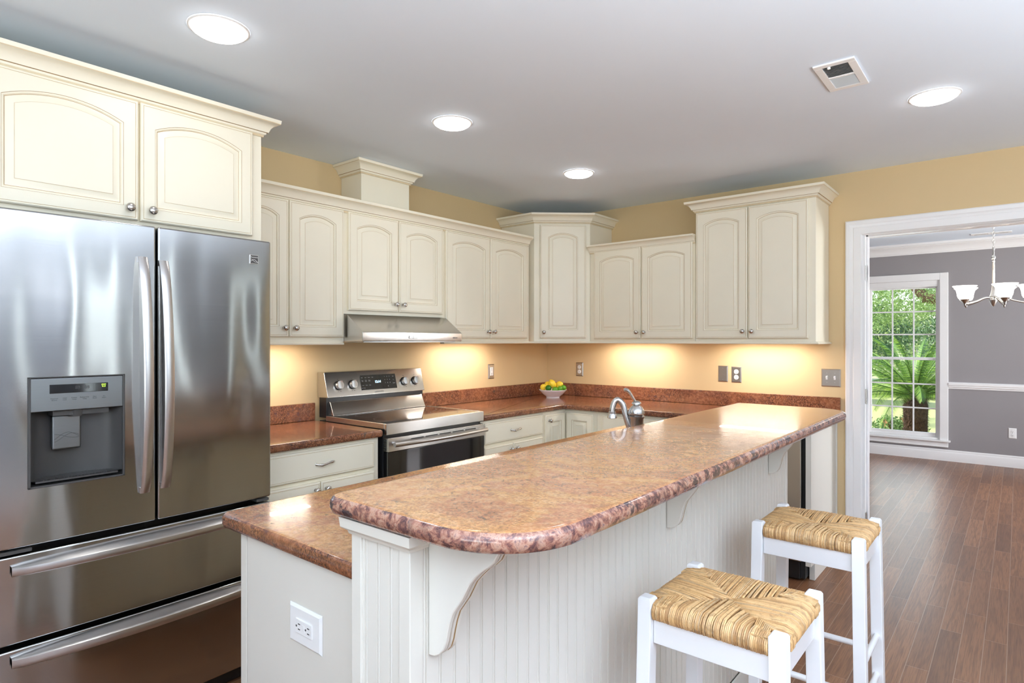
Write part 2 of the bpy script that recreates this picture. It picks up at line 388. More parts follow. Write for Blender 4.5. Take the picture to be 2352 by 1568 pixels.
# ------------------------------------------------------------------ joinery
def door_mb(fr, u0, u1, z0, z1, rise=0.0, rail=0.052, t=0.02, flat=False):
    """raised-panel door: arch of height rise on the opening; materials 0 paint, 1 glaze, 2 pale glaze"""
    mb = MB(); M = 15; uc = (u0+u1)/2
    def rect(d, n):
        L = [fr.p(u0+d, n, z0+d), fr.p(u1-d, n, z0+d)]
        for i in range(M):
            f = i/(M-1); L.append(fr.p(u1-d + (u0-u1+2*d)*f, n, z1-d))
        return L
    a0 = (u1-u0)/2 - rail
    def arch(d, n):
        a = a0 - d; zb = z0 + rail + d
        L = [fr.p(uc-a, n, zb), fr.p(uc+a, n, zb)]
        for i in range(M):
            x = a - 2*a*i/(M-1)
            if rise > 0:
                Rr = (a0*a0 + rise*rise)/(2*rise); cz = z1 - rail - Rr
                z = cz + math.sqrt(max(0, (Rr-d)**2 - x*x))
            else: z = z1 - rail - d
            L.append(fr.p(uc+x, n, z))
        return L
    rings = [rect(0, 0), rect(0, t-0.004), rect(0.004, t), rect(0.0085, t), rect(0.0095, t-0.0012), rect(0.0105, t)]
    mis = [0, 0, 0, 2, 2]
    if flat:
        mb.loops(rings, True, True, True, mis=mis); mb.m[-1] = 0; return mb
    rings += [arch(0, t), arch(0.0012, t-0.0014), arch(0.006, t-0.003), arch(0.009, t-0.0085), arch(0.0105, t-0.0085), arch(0.013, t-0.0085), arch(0.034, t-0.0025), arch(0.0355, t-0.001)]
    mis += [0, 1, 0, 0, 1, 0, 0, 2]
    mb.loops(rings, True, True, True, mis=mis); mb.m[-1] = 0
    return mb
CAB = ['cream', 'glaze', 'glaze_light']
def knob(fr, u, z, n, parent, r=0.0145):
    mb = MB(); p = fr.p(u, n, z)
    mb.lathe(p, fr.n, [(0.009, 0), (0.008, 0.002), (0.005, 0.006), (0.0052, 0.012), (r*0.8, 0.015), (r, 0.020), (r*0.95, 0.025), (r*0.6, 0.029), (r*0.2, 0.0305)], 20)
    return mb.build('knob', 'nickel', parent, smooth=60)
def pull(fr, u, z, n, parent, w=0.098):
    mb = MB(); pts = []; rad = []
    for i in range(17):
        f = i/16; a = abs(f-0.5)*2
        pts.append(fr.p(u + (f-0.5)*w, n + 0.022*(1-a**4) + 0.001, z - 0.004*math.sin(f*math.pi*2)))
        rad.append(0.0045 + 0.0022*math.exp(-((a-0.55)/0.16)**2) + 0.002*(a > 0.93))
    mb.tube(pts, rad, 10)
    return mb.build('handle', 'nickel', parent, smooth=60)
CROWN = [(0,0),(0.006,0),(0.007,0.008),(0.013,0.011),(0.015,0.018),(0.021,0.019),(0.023,0.024),(0.027,0.034),(0.035,0.045),(0.046,0.052),(0.056,0.055),(0.058,0.058),(0.06,0.072),(0,0.072)]
CMIS = [0,2,0,0,1,0,0,0,0,0,2,0,0,0]
def crown(name, path, z, parent=None, sc=1.0):
    mb = MB(); sweep(mb, [(o*sc, z+h*sc) for o, h in CROWN], path, mis=CMIS)
    return mb.build(name, CAB, parent, smooth=30)

def wall_cabinet(name, fr, w, z0, z1, depth, doors, label, group, rise=0.032, knobs=None, ztop=None, zb=None):
    """fr origin on the face plane at the left end; body goes back by depth"""
    c = fr.p(w/2, -depth/2, z0)
    t = thing(name, c, label, 'cabinet', group)
    m = MB(); fr.box(m, 0, w, -depth, 0, z0, z1); m.build('body', 'cream', t, bevel=0.0015)
    for (a, b, za, zb_, kside) in doors:
        d = door_mb(fr, a, b, za, zb_, rise).build('door', CAB, t, smooth=30)
        if kside:
            kz = za + 0.045 if knobs is None else knobs
            knob(fr, (b-0.026) if kside > 0 else (a+0.026), kz, 0.02, d)
    return t

# ================================================================== the room
T = 0.14; CZ = 2.44; XE = 5.6; YB = -6.5; YD = 4.235; DCZ = 2.51
DX0, DX1, DZ = 2.456, 3.37, 2.04
def wall_with_holes(name, axis, a0, a1, p0, p1, z0, z1, holes, mat):
    """axis 'x': wall runs along x between a0,a1, thickness p0..p1 in y; holes (b0,b1,zb,zt)"""
    m = MB(); xs = sorted(set([a0, a1] + [h[0] for h in holes] + [h[1] for h in holes]))
    for i in range(len(xs)-1):
        s, e = xs[i], xs[i+1]; c = (s+e)/2; cuts = sorted((h[2], h[3]) for h in holes if h[0] < c < h[1]); z = z0
        for (b, t) in cuts + [(z1, z1)]:
            if b > z + 1e-4:
                m.box(s, e, p0, p1, z, b) if axis == 'x' else m.box(p0, p1, s, e, z, b)
            z = t
    o = m.build(name, mat, smooth=0); return struct(o)
wall_with_holes('wall_left', 'y', YB, 0.0, -0.12, 0.0, 0, CZ+0.1, [], 'wall_tan')
# the wall between kitchen and dining room: tan towards the kitchen, grey towards the dining room
def two_sided():
    m = MB()
    for mi, (y0, y1) in enumerate(((0.0, 0.06), (0.06, T))):
        top = CZ + 0.1 if mi == 0 else DCZ + 0.1
        m.box(-0.12, DX0-0.014, y0, y1, 0, top, mi); m.box(DX0-0.014, DX1+0.014, y0, y1, DZ+0.012, top, mi); m.box(DX1+0.014, XE+0.12, y0, y1, 0, top, mi)
    return m.build('wall_right', ['wall_tan', 'wall_grey'], smooth=0)
struct(two_sided())
W2 = (-4.8, -3.7, 1.00, 2.10); W4 = (1.45, 3.1, 0.5, 2.2)
wall_with_holes('wall_side', 'y', YB, T, XE, XE+0.12, 0, DCZ+0.1, [W2]+[(a_-0.03, b_+0.03, 0.32, 2.28) for a_, b_ in SLITS], 'wall_pale')
wall_with_holes('wall_dining_side', 'y', T, YD+0.12, XE, XE+0.12, 0, DCZ+0.1, [W4], 'wall_grey')
W5 = (2.0, 4.6, 0.65, 2.15)
wall_with_holes('wall_back', 'x', -0.12, XE+0.12, YB-0.12, YB, 0, CZ+0.1, [W5], 'wall_pale')
W1 = (1.755, 2.492, 0.235, 2.075)
wall_with_holes('wall_dining_far', 'x', 0.4, XE+0.12, YD, YD+0.14, 0, DCZ+0.1, [W1], 'wall_grey')
wall_with_holes('wall_dining_left', 'y', T, YD+0.14, 0.28, 0.4, 0, DCZ+0.1, [], 'wall_grey')
struct(boxo('floor', (-0.12, XE+0.12, YB-0.12, YD+0.14, -0.1, 0.0), 'oak_floor'))
struct(boxo('ceiling', (-0.12, XE+0.12, YB-0.12, 0.06, CZ, CZ+0.1), 'ceiling_white'))
struct(boxo('ceiling_dining', (0.28, XE+0.12, 0.06, YD+0.14, DCZ, DCZ+0.1), 'ceiling_white'))

# door casing, jamb and hinges
CAS = [(h_, o_*0.80) for h_, o_ in [(0, 0), (0.010, 0), (0.012, 0.004), (0.020, 0.012), (0.022, 0.060), (0.018, 0.066), (0.020, 0.080), (0.024, 0.088), (0.024, 0.112), (0.018, 0.120), (0, 0.120)]]
def casing(name, x0, x1, z1, y, sgn, parent=None, z0=0.0, both=True, prof=CAS, mat='trim_white'):
    """picture-frame casing round an opening on the wall plane y; sgn -1 projects to -y"""
    m = MB(); n = len(prof); rings = []
    pts = [(x0, z0, -1, 0), (x0, z1, -1, 1), (x1, z1, 1, 1), (x1, z0, 1, 0)]
    for (x, z, ex, ez) in pts:
        rings.append([(x + ex*o, y + sgn*h, z + ez*o) for h, o in prof])
    m.loops(rings, True, True, True)
    return m.build(name, mat, parent, smooth=25, merge=True)
d1 = thing('door_1', ((DX0+DX1)/2, 0, 0), None, None); struct(d1)
casing('casing', DX0-0.012, DX1+0.012, DZ-0.006, 0.0, -1, d1)
casing('casing', DX0-0.012, DX1+0.012, DZ-0.006, T, 1, d1)
m = MB(); m.box(DX0-0.014, DX0, -0.004, T+0.004, 0, DZ); m.box(DX1, DX1+0.014, -0.004, T+0.004, 0, DZ); m.box(DX0-0.014, DX1+0.014, -0.004, T+0.004, DZ, DZ+0.012)
m.box(DX0, DX0+0.011, 0.035, 0.075, 0, DZ); m.box(DX1-0.011, DX1, 0.035, 0.075, 0, DZ); m.box(DX0, DX1, 0.035, 0.075, DZ-0.011, DZ)
m.build('jamb', 'trim_white', d1, bevel=0.0015)
for hz in (1.80, 1.03, 0.26):
    m = MB(); m.box(DX0, DX0+0.003, 0.0, 0.033, hz-0.045, hz+0.045); m.lathe((DX0+0.004, 0.0, hz-0.046), (0,0,1), [(0.005, 0), (0.005, 0.092)], 10)
    m.build('hinge', 'nickel', d1)
# baseboards
BB = [(0, 0), (0.016, 0), (0.016, 0.09), (0.013, 0.10), (0.010, 0.105), (0.009, 0.12), (0.004, 0.128), (0, 0.128)]
def base(name, path, h=1.0):
    m = MB(); sweep(m, [(o, z*h) for o, z in BB], path); return struct(m.build(name, 'trim_white', smooth=25))
base('baseboard_dining', [(0.4, T), (0.4, YD), (XE, YD), (XE, T)][0:4], 1.0)
base('baseboard_side', [(XE, -1.6), (XE, YB), (0, YB), (0, -4.3)])
# dining crown, chair rail
CR2 = [(0, 0), (0.010, 0), (0.012, 0.014), (0.018, 0.018), (0.020, 0.030), (0.034, 0.056), (0.060, 0.078), (0.074, 0.084), (0.078, 0.092), (0.090, 0.096), (0.092, 0.122), (0, 0.122)]
m = MB(); sweep(m, [(o, DCZ-0.122+z) for o, z in CR2], [(0.4, T), (0.4, YD), (XE, YD), (XE, T)]); struct(m.build('trim_1', 'trim_white', smooth=25))
RAIL = [(0, 0.828), (0.010, 0.828), (0.012, 0.842), (0.020, 0.850), (0.020, 0.862), (0.026, 0.872), (0.026, 0.890), (0.012, 0.902), (0, 0.904)]
m = MB(); sweep(m, RAIL, [(2.575, YD), (XE, YD), (XE, 3.2)]); struct(m.build('trim_2', 'trim_white', smooth=25))
m = MB(); sweep(m, RAIL, [(0.4, T), (0.4, YD), (1.675, YD)]); struct(m.build('trim_3', 'trim_white', smooth=25))

# ------------------------------------------------------------------ windows
def window(name, axis, a0, a1, z0, z1, p, sgn, cols, rows, parts=True, cased=True, fw_=0.028, sw=0.030, cw=0.098):
    """sash window in an opening; p = inner wall plane, sgn = direction into the room along the other axis"""
    if axis == 'x': fr = Fr((a0, p, 0), (1, 0, 0), (0, sgn, 0))
    else: fr = Fr((p, a0, 0), (0, 1, 0), (sgn, 0, 0))
    w = a1 - a0; t = thing(name, fr.p(w/2, -0.05, z0), None, None); struct(t)
    m = MB()                                         # frame in the opening
    fr.box(m, 0, fw_, -0.13, 0.0, z0, z1); fr.box(m, w-fw_, w, -0.13, 0.0, z0, z1); fr.box(m, fw_, w-fw_, -0.13, 0.0, z1-0.055, z1); fr.box(m, fw_, w-fw_, -0.13, 0.0, z0, z0+0.022)
    m.build('window_frame', 'trim_white', t, bevel=0.002)
    zm = (z0+z1)/2
    for k, (s0, s1, dn) in enumerate(((z0+0.022, zm+0.022, -0.055), (zm-0.008, z1-0.055, -0.085))):
        m = MB(); bot = 0.045 if k == 0 else 0.032
        fr.box(m, fw_, fw_+sw, dn-0.014, dn+0.014, s0, s1); fr.box(m, w-fw_-sw, w-fw_, dn-0.014, dn+0.014, s0, s1)
        fr.box(m, fw_+sw, w-fw_-sw, dn-0.014, dn+0.014, s0, s0+bot); fr.box(m, fw_+sw, w-fw_-sw, dn-0.014, dn+0.014, s1-0.03, s1)
        gw0, gw1, gz0, gz1 = fw_+sw, w-fw_-sw, s0+bot, s1-0.03
        sash = m.build('sash', 'trim_white', t, bevel=0.002)
        g = MB(); fr.box(g, gw0, gw1, dn-0.002, dn+0.002, gz0, gz1); g.build('glass', 'window_glass', sash)
        q = MB()
        for i in range(1, cols):
            x = gw0 + (gw1-gw0)*i/cols; fr.box(q, x-0.008, x+0.008, dn+0.003, dn+0.011, gz0, gz1)
        for j in range(1, rows):
            z = gz0 + (gz1-gz0)*j/rows; fr.box(q, gw0, gw1, dn+0.003, dn+0.010, z-0.008, z+0.008)
        q.build('muntin_grid', 'trim_white', sash)
    if cased:
        m = MB(); n = 0.018
        fr.box(m, -cw, 0, 0, n, z0-0.02, z1+cw); fr.box(m, w, w+cw, 0, n, z0-0.02, z1+cw); fr.box(m, 0, w, 0, n, z1, z1+cw)
        m.build('casing', 'trim_white', t, bevel=0.004)
        m = MB(); fr.box(m, -cw-0.02, w+cw+0.02, -0.02, 0.045, z0-0.02, z0); m.build('stool', 'trim_white', t, bevel=0.005)
        m = MB(); fr.box(m, -cw, w+cw, 0, 0.014, z0-0.082, z0-0.02); fr.box(m, -cw, w+cw, 0, 0.020, z0-0.082, z0-0.066); m.build('apron', 'trim_white', t, bevel=0.003)
    return t
w1 = window('window_1', 'x', W1[0], W1[1], W1[2], W1[3], YD, -1, 3, 3, fw_=0.020, sw=0.024, cw=0.082)
m = MB(); m.box(W1[0]+0.0202, W1[1]-0.0202, YD+0.005, YD+0.04, W1[3]-0.070, W1[3]-0.002); m.build('blind_headrail', 'trim_white', w1, bevel=0.003)
window('window_2', 'y', W2[0], W2[1], W2[2], W2[3], XE, -1, 3, 2)
window('window_4', 'y', W4[0], W4[1], W4[2], W4[3], XE, -1, 4, 2)
window('window_5', 'x', W5[0], W5[1], W5[2], W5[3], YB, 1, 6, 2)
for i_, (a_, b_) in enumerate(SLITS):          # unseen narrow windows, added so the refrigerator reflects bright streaks
    t = thing('window_%d' % (6+i_), (XE, (a_+b_)/2, 0.32), None, None); struct(t)
    m = MB()
    for q in ((a_-0.03, a_, 0.32, 2.28), (b_, b_+0.03, 0.32, 2.28), (a_, b_, 0.32, 0.35), (a_, b_, 2.25, 2.28)): m.box(XE-0.01, XE+0.12, *q)
    m.build('window_frame', 'trim_white', t)
    m = MB(); m.box(XE+0.05, XE+0.054, a_, b_, 0.35, 2.25); m.build('glass', 'window_glass', t)

# ================================================================== wall cabinets on the left wall
FL = lambda y, x=0.33: Fr((x, y, 0), (0, 1, 0), (1, 0, 0))     # face looking +x, u runs +y
FRt = lambda x, y=-0.33: Fr((x, y, 0), (1, 0, 0), (0, -1, 0))  # face looking -y, u runs +x
ZU0, ZU1 = 1.372, 2.09
GU = 'cream wall cabinets'
wall_cabinet('wall_cabinet', FL(-2.98), 0.641, ZU0, 2.104, 0.325, [(0.008, 0.300, 1.398, 2.09, 1), (0.306, 0.630, 1.398, 2.09, -1)],
             'cream double-door wall cabinet half hidden behind the refrigerator', GU)
wall_cabinet('wall_cabinet', FL(-2.339), 0.754, 1.525, 2.104, 0.325, [(0.020, 0.372, 1.547, 2.09, 1), (0.378, 0.737, 1.547, 2.09, -1)],
             'short cream double-door wall cabinet directly above the range hood', GU)
wall_cabinet('wall_cabinet', FL(-1.585), 0.900, ZU0, 2.104, 0.325, [(0.014, 0.438, 1.395, 2.09, 1), (0.444, 0.864, 1.395, 2.09, -1)],
             'cream double-door wall cabinet between the range hood and the corner cabinet', GU)
tag(crown('crown_molding', [(0.333, -2.98), (0.333, -0.705)], 2.083, sc=1.0), 'long cream crown molding running above the cabinets over the range', 'molding')
m = MB(); LR = [(0, 0), (0.016, 0.0), (0.018, 0.006), (0.012, 0.011), (0.006, 0.015), (0, 0.015)]
sweep(m, [(o, 1.357+z) for o, z in LR], [(0.325, -2.98), (0.325, -2.345)]); sweep(m, [(0.0, 1.357), (0.0, 1.372), (-0.02, 1.372), (-0.02, 1.357)], [(0.325, -2.98), (0.325, -2.345)])
tag(m.build('light_rail', CAB, smooth=30), 'short cream light rail strip under the cabinet beside the refrigerator', 'molding')
m = MB(); pth = [(0.325, -1.585), (0.325, -0.622), (0.648, -0.325), (2.25, -0.325), (2.25, -0.006)]
sweep(m, [(o, 1.357+z) for o, z in LR], pth)
sweep(m, [(0.0, 1.357), (0.0, 1.3715), (-0.02, 1.3715), (-0.02, 1.357)], pth)
tag(m.build('light_rail', CAB, smooth=30), 'long cream light rail strip turning the corner under the wall cabinets', 'molding')

# corner cabinet (diagonal)
t = thing('corner_wall_cabinet', (0.2, -0.2, ZU0), 'tall single-door diagonal cream wall cabinet in the room corner', 'cabinet', GU)
poly = [(0.002, -0.62), (0.33, -0.62), (0.65, -0.33), (0.65, -0.002), (0.002, -0.002)]
m = MB(); m.loops([[(x, y, ZU0) for x, y in poly], [(x, y, 2.29) for x, y in poly]], True, True, True); m.build('body', 'cream', t, bevel=0.0015)
dv = Vector((0.32, 0.29, 0)); fd = Fr((0.33, -0.62, 0), dv, (0.29, -0.32, 0)); wd = dv.length
d = door_mb(fd, 0.045, wd-0.035, 1.397, 2.262, 0.032, rail=0.062).build('door', CAB, t, smooth=30)
knob(fd, 0.045+0.028, 1.442, 0.02, d)
crown('crown', [(0.002, -0.624), (0.332, -0.624), (0.654, -0.333), (0.654, -0.002)], 2.275, t)

# right wall cabinets
wall_cabinet('wall_cabinet', FRt(0.652), 0.842, ZU0, 2.07, 0.325, [(0.044, 0.437, 1.393, 2.058, 1), (0.443, 0.826, 1.393, 2.058, -1)],
             'cream double-door wall cabinet between the corner cabinet and the taller end cabinet', GU)
t = wall_cabinet('tall_wall_cabinet', FRt(1.496), 0.754, ZU0, 2.262, 0.325, [(0.010, 0.352, 1.393, 2.238, 1), (0.357, 0.714, 1.393, 2.238, -1)],
             'taller cream double-door wall cabinet nearest the doorway', GU)
crown('crown', [(1.496, -0.002), (1.496, -0.333), (2.25, -0.333), (2.25, -0.002)], 2.245, t)
tag(crown('crown_molding', [(0.652, -0.333), (1.4955, -0.333)], 2.040, sc=0.86), 'short cream crown molding between the corner cabinet and taller end cabinet', 'molding')

# cabinet over the refrigerator
FF = Fr((0.64, -4.32, 0), (0, 1, 0), (1, 0, 0))
t = thing('over_refrigerator_cabinet', (0.32, -3.65, 1.81), 'deep cream arched-door cabinet mounted above the refrigerator', 'cabinet', GU)
m = MB(); m.box(0.002, 0.64, -4.32, -2.982, 1.812, 2.285); m.build('body', 'cream', t, bevel=0.0015)
y0 = -4.32
for a, b, ks in ((-3.925, -3.474, 1), (-3.466, -3.030, -1)):
    d = door_mb(FF, a-y0, b-y0, 1.828, 2.272, 0.042, rail=0.049).build('door', CAB, t, smooth=30)
    knob(FF, (b-y0-0.032) if ks > 0 else (a-y0+0.036), 1.870, 0.02, d, 0.016)
crown('crown', [(0.642, -4.32), (0.642, -2.982), (0.002, -2.982)], 2.268, t, sc=1.02)

# hood duct chase above the cabinets
t = thing('duct_cover', (0.1, -1.94, 2.106), 'cream boxed duct cover with crown rising from the hood cabinet to the ceiling', 'duct cover')
m = MB(); m.box(0.002, 0.20, -2.126, -1.757, 2.106, 2.40); m.build('box', 'cream', t, bevel=0.001)
crown('crown', [(0.002, -2.128), (0.202, -2.128), (0.202, -1.755), (0.002, -1.755)], 2.366, t, sc=1.0)

# ================================================================== base cabinets
def base_cabinet(name, fr, w, label, drawers, doors, depth=0.6, z1=0.874, group='cream base cabinets'):
    t = thing(name, fr.p(w/2, -depth/2, 0), label, 'cabinet', group)
    m = MB(); fr.box(m, 0, w, -depth, 0, 0.10, z1); fr.box(m, 0, w, -depth, -0.07, 0.001, 0.10); m.build('body', 'cream', t, bevel=0.001)
    for a, b, za, zb in drawers:
        d = door_mb(fr, a, b, za, zb, flat=True).build('drawer', CAB, t, smooth=30); pull(fr, (a+b)/2, (za+zb)/2, 0.02, d)
    for a, b, za, zb, ks in doors:
        d = door_mb(fr, a, b, za, zb, 0.0).build('door', CAB, t, smooth=30)
        if ks: knob(fr, (b-0.026) if ks > 0 else (a+0.026), zb-0.035, 0.02, d)
    return t
base_cabinet('base_cabinet', FL(-2.98, 0.61), 0.655, 'cream base cabinet between refrigerator and range', [(0.03, 0.618, 0.727, 0.860)], [(0.03, 0.300, 0.13, 0.706, 1), (0.306, 0.618, 0.13, 0.706, -1)])
base_cabinet('base_cabinet', FL(-1.534, 0.61), 0.646, 'cream base cabinet just to the right of the range', [(0.020, 0.628, 0.727, 0.860)], [(0.020, 0.300, 0.13, 0.706, 1), (0.306, 0.628, 0.13, 0.706, -1)])
# corner base (two folding doors meeting in the inner corner)
t = thing('corner_base_cabinet', (0.3, -0.3, 0), 'cream corner base cabinet with two doors meeting in the inner corner', 'cabinet', 'cream base cabinets')
poly = [(0.002, -0.886), (0.61, -0.886), (0.61, -0.61), (0.886, -0.61), (0.886, -0.002), (0.002, -0.002)]
m = MB(); m.loops([[(x, y, 0.10) for x, y in poly], [(x, y, 0.874) for x, y in poly]], True, True, True)
pk = [(0.002, -0.886), (0.54, -0.886), (0.54, -0.54), (0.886, -0.54), (0.886, -0.002), (0.002, -0.002)]
m.loops([[(x, y, 0.001) for x, y in pk], [(x, y, 0.10) for x, y in pk]], True, True, True); m.build('body', 'cream', t, bevel=0.001)
fa = FL(-0.886, 0.61); d = door_mb(fa, 0.012, 0.252, 0.13, 0.852, 0.0, rail=0.05).build('door', CAB, t, smooth=30); knob(fa, 0.052, 0.812, 0.02, d)
fb = FRt(0.61, -0.61); door_mb(fb, 0.022, 0.255, 0.13, 0.852, 0.0, rail=0.05).build('door', CAB, t, smooth=30)
base_cabinet('base_cabinet', FRt(0.888, -0.61), 0.75, 'cream base cabinet on the right wall, mostly hidden behind the bar', [(0.05, 0.71, 0.70, 0.855)], [(0.05, 0.377, 0.13, 0.68, 1), (0.383, 0.71, 0.13, 0.68, -1)])
t = thing('end_panel', (2.27, -0.3, 0), 'cream end panel closing the counter run beside the doorway', 'panel')
m = MB(); prof = [(-0.612, 0.10), (-0.612, 0.873), (-0.002, 0.873), (-0.002, 0.001), (-0.53, 0.001), (-0.53, 0.10)]
m.loops([[(2.262, y, z) for y, z in prof], [(2.292, y, z) for y, z in prof]], True, True, True); m.build('panel', 'cream_grey', t, bevel=0.0015)
m = MB(); m.box(2.292, 2.300, -0.012, -0.002, 0.001, 0.873); m.build('scribe_trim', 'cream_grey', t)

# dishwasher at the end of the run
t = thing('dishwasher', (1.95, -0.32, 0), 'stainless dishwasher seen through the gap past the island end', 'dishwasher')
m = MB(); m.box(1.645, 2.256, -0.59, -0.03, 0.02, 0.868); m.build('body', 'black_matte', t)
m = MB(); m.box(1.648, 2.243, -0.632, -0.592, 0.125, 0.865); m.build('door', 'brushed_steel', t, bevel=0.004, uvdir=(1, 0, 0))
m = MB(); m.box(1.65, 2.23, -0.60, -0.55, 0.012, 0.118); m.build('kick_plate', 'black_plastic', t, bevel=0.006)
m = MB(); m.tube([(1.70, -0.632, 0.79), (1.70, -0.665, 0.79), (2.18, -0.665, 0.79), (2.18, -0.632, 0.79)], 0.009, 10); m.build('handle', 'handle_steel', t, uvdir=(1, 0, 0))

# ================================================================== counters
def offset_poly(poly, d):
    n = len(poly); out = []
    for i in range(n):
        a, b, c = Vector(poly[i-1]), Vector(poly[i]), Vector(poly[(i+1) % n])
        e1 = (b-a).normalized(); e2 = (c-b).normalized(); n1 = Vector((-e1.y, e1.x)); n2 = Vector((-e2.y, e2.x))
        m = n1+n2; m = m/max(0.2, m.dot(n1)); out.append((b.x+m.x*d, b.y+m.y*d))
    return out
def rounded(pts, seg=10):
    """pts: (x, y, r) counter-clockwise"""
    out = []; n = len(pts)
    for i in range(n):
        a = Vector(pts[i-1][:2]); b = Vector(pts[i][:2]); c = Vector(pts[(i+1) % n][:2]); r = pts[i][2]
        if r <= 0: out.append(tuple(b)); continue
        e1 = (a-b).normalized(); e2 = (c-b).normalized(); ang = e1.angle(e2); tlen = r/math.tan(ang/2)
        p1 = b+e1*tlen; p2 = b+e2*tlen; cc = b + (e1+e2).normalized()*(r/math.sin(ang/2))
        a1 = math.atan2(p1.y-cc.y, p1.x-cc.x); a2 = math.atan2(p2.y-cc.y, p2.x-cc.x); da = (a2-a1+math.pi) % (2*math.pi) - math.pi
        for k in range(seg+1):
            th = a1+da*k/seg; out.append((cc.x+r*math.cos(th), cc.y+r*math.sin(th)))
    return out
def slab(name, poly, z0, z1, label, cat='countertop', r=0.012, parent=None, mats=('granite', 'granite')):
    m = MB(); rings = []
    h = z1-z0
    prof = [(r, z0), (r*0.3, z0+r*0.3), (0, z0+r)] + [(r*(1-math.cos(a)), z1-r+r*math.sin(a)) for a in [0, R(22), R(45), R(67), R(90)]]
    for o, z in prof + [(r+0.004, z1)]: rings.append([(x, y, z) for x, y in offset_poly(poly, o)])
    m.loops(rings, True, True, True, mis=[1]*(len(rings)-3)+[0, 0])
    o = m.build(name, list(mats), parent, smooth=50)
    if not parent: tag(o, label, cat)
    return o
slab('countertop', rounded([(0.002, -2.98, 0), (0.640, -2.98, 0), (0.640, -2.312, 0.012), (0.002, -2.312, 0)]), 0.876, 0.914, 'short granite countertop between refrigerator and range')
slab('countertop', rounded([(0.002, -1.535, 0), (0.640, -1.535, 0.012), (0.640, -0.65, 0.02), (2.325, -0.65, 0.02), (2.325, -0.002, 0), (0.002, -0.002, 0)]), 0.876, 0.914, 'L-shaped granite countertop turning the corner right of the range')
def bsplash(name, b, label): return tag(boxo(name, b, 'granite', bevel=0.003), label, 'backsplash')
bsplash('backsplash', (0.002, 0.022, -2.98, -2.318, 0.915, 1.016), 'short granite backsplash strip beside the refrigerator')
bsplash('backsplash', (0.002, 0.022, -1.535, -0.002, 0.915, 1.016), 'granite backsplash strip right of the range on the left wall')
bsplash('backsplash', (0.023, 2.32, -0.022, -0.002, 0.915, 1.016), 'long granite backsplash strip along the wall with the doorway')

# ================================================================== island
KX0, KX1, KY0, KY1 = 2.189, 2.36, -3.627, -1.338
t = thing('kitchen_island', (2.0, -2.45, 0), 'off-white kitchen island with beadboard back and scrolled corbels', 'island')
IP = ['cream_grey', 'glaze', 'glaze_light']
m = MB(); m.box(1.612, 2.186, -3.552, -1.345, 0.10, 0.874); m.box(1.68, 2.186, -3.552, -1.345, 0.001, 0.10); m.build('cabinet_body', 'cream_grey', t, bevel=0.0015)
m = MB(); m.box(1.612, 1.642, -3.560, -3.553, 0.001, 0.874); m.box(1.646, 2.186, -3.560, -3.553, 0.001, 0.874); m.build('end_panel', 'cream_grey', t, bevel=0.0015)
fk = Fr((1.612, -1.345, 0), (0, -1, 0), (-1, 0, 0))
for i in range(4):
    d = door_mb(fk, 0.02+i*0.545, 0.535+i*0.545, 0.13, 0.852, 0.0).build('door', CAB, t, smooth=30); knob(fk, 0.535+i*0.545-0.026 if i % 2 == 0 else 0.02+i*0.545+0.026, 0.81, 0.02, d)
# beadboard
def bead_profile(length, pitch=0.038, lead=0.0):
    pts = [(0.0, 0.0)]; s = pitch + lead
    while s < length - 0.01:
        pts += [(s-0.0045, 0), (s-0.0035, -0.003), (s-0.0028, -0.003), (s-0.0018, -0.0004), (s, 0.0002), (s+0.0018, -0.0004), (s+0.0028, -0.003), (s+0.0035, -0.003), (s+0.0045, 0)]
        s += pitch
    pts.append((length, 0.0)); return pts
def bead_panel(name, fr, length, z0, z1, parent, pitch=0.038, lead=0.0, th=0.012):
    m = MB(); pr = bead_profile(length, pitch, lead)
    n = len(pr)
    lo = [fr.p(u, nn, z0) for u, nn in pr]; hi = [fr.p(u, nn, z1) for u, nn in pr]
    o = len(m.v); m.v += [tuple(p) for p in lo+hi]
    for i in range(n-1):
        m.f.append((o+i, o+i+1, o+n+i+1, o+n+i)); m.m.append(2 if pr[i][1] < -0.002 and pr[i+1][1] < -0.002 else 0)
    fr.box(m, 0, length, -th, -0.0035, z0, z1)
    return m.build(name, ['cream_grey', 'glaze', 'glaze'], parent, smooth=60)
m = MB(); m.box(KX0+0.012, KX1-0.013, KY0+0.013, KY1-0.002, 0.001, 1.034); m.build('knee_wall', 'cream_grey', t)
fbb = Fr((KX1, KY0+0.002, 0), (0, 1, 0), (1, 0, 0))
bead_panel('beadboard_panel', fbb, KY1-KY0-0.022, 0.10, 1.034, t, lead=-0.004)
fee = Fr((KX0, KY0, 0), (1, 0, 0), (0, -1, 0)); EW = KX1-KX0
fe2 = Fr((KX0+0.030, KY0+0.004, 0), (1, 0, 0), (0, -1, 0))
bead_panel('end_beadboard', fe2, EW-0.060, 0.10, 1.034, t, pitch=0.0365, lead=-0.026)
m = MB(); fee.box(m, 0, 0.030, -0.014, 0.001, 0.001, 1.012); m.build('stile', 'cream_grey', t, bevel=0.002)
m = MB(); fee.box(m, EW-0.030, EW+0.001, -0.030, 0.001, 0.001, 1.012); m.build('stile', 'cream_grey', t, bevel=0.002)
m = MB(); m.box(KX1-0.012, KX1+0.006, KY1-0.020, KY1, 0.001, 1.034); m.build('stile', 'cream_grey', t, bevel=0.002)
m = MB(); sweep(m, [(0, 1.004), (0.004, 1.004), (0.006, 1.010), (0.012, 1.014), (0.016, 1.018), (0.018, 1.037), (0, 1.037)], [(KX0, -3.3), (KX0, KY0), (KX1, KY0), (KX1, -3.586)])
m.build('cap_molding', IP, t, smooth=30)
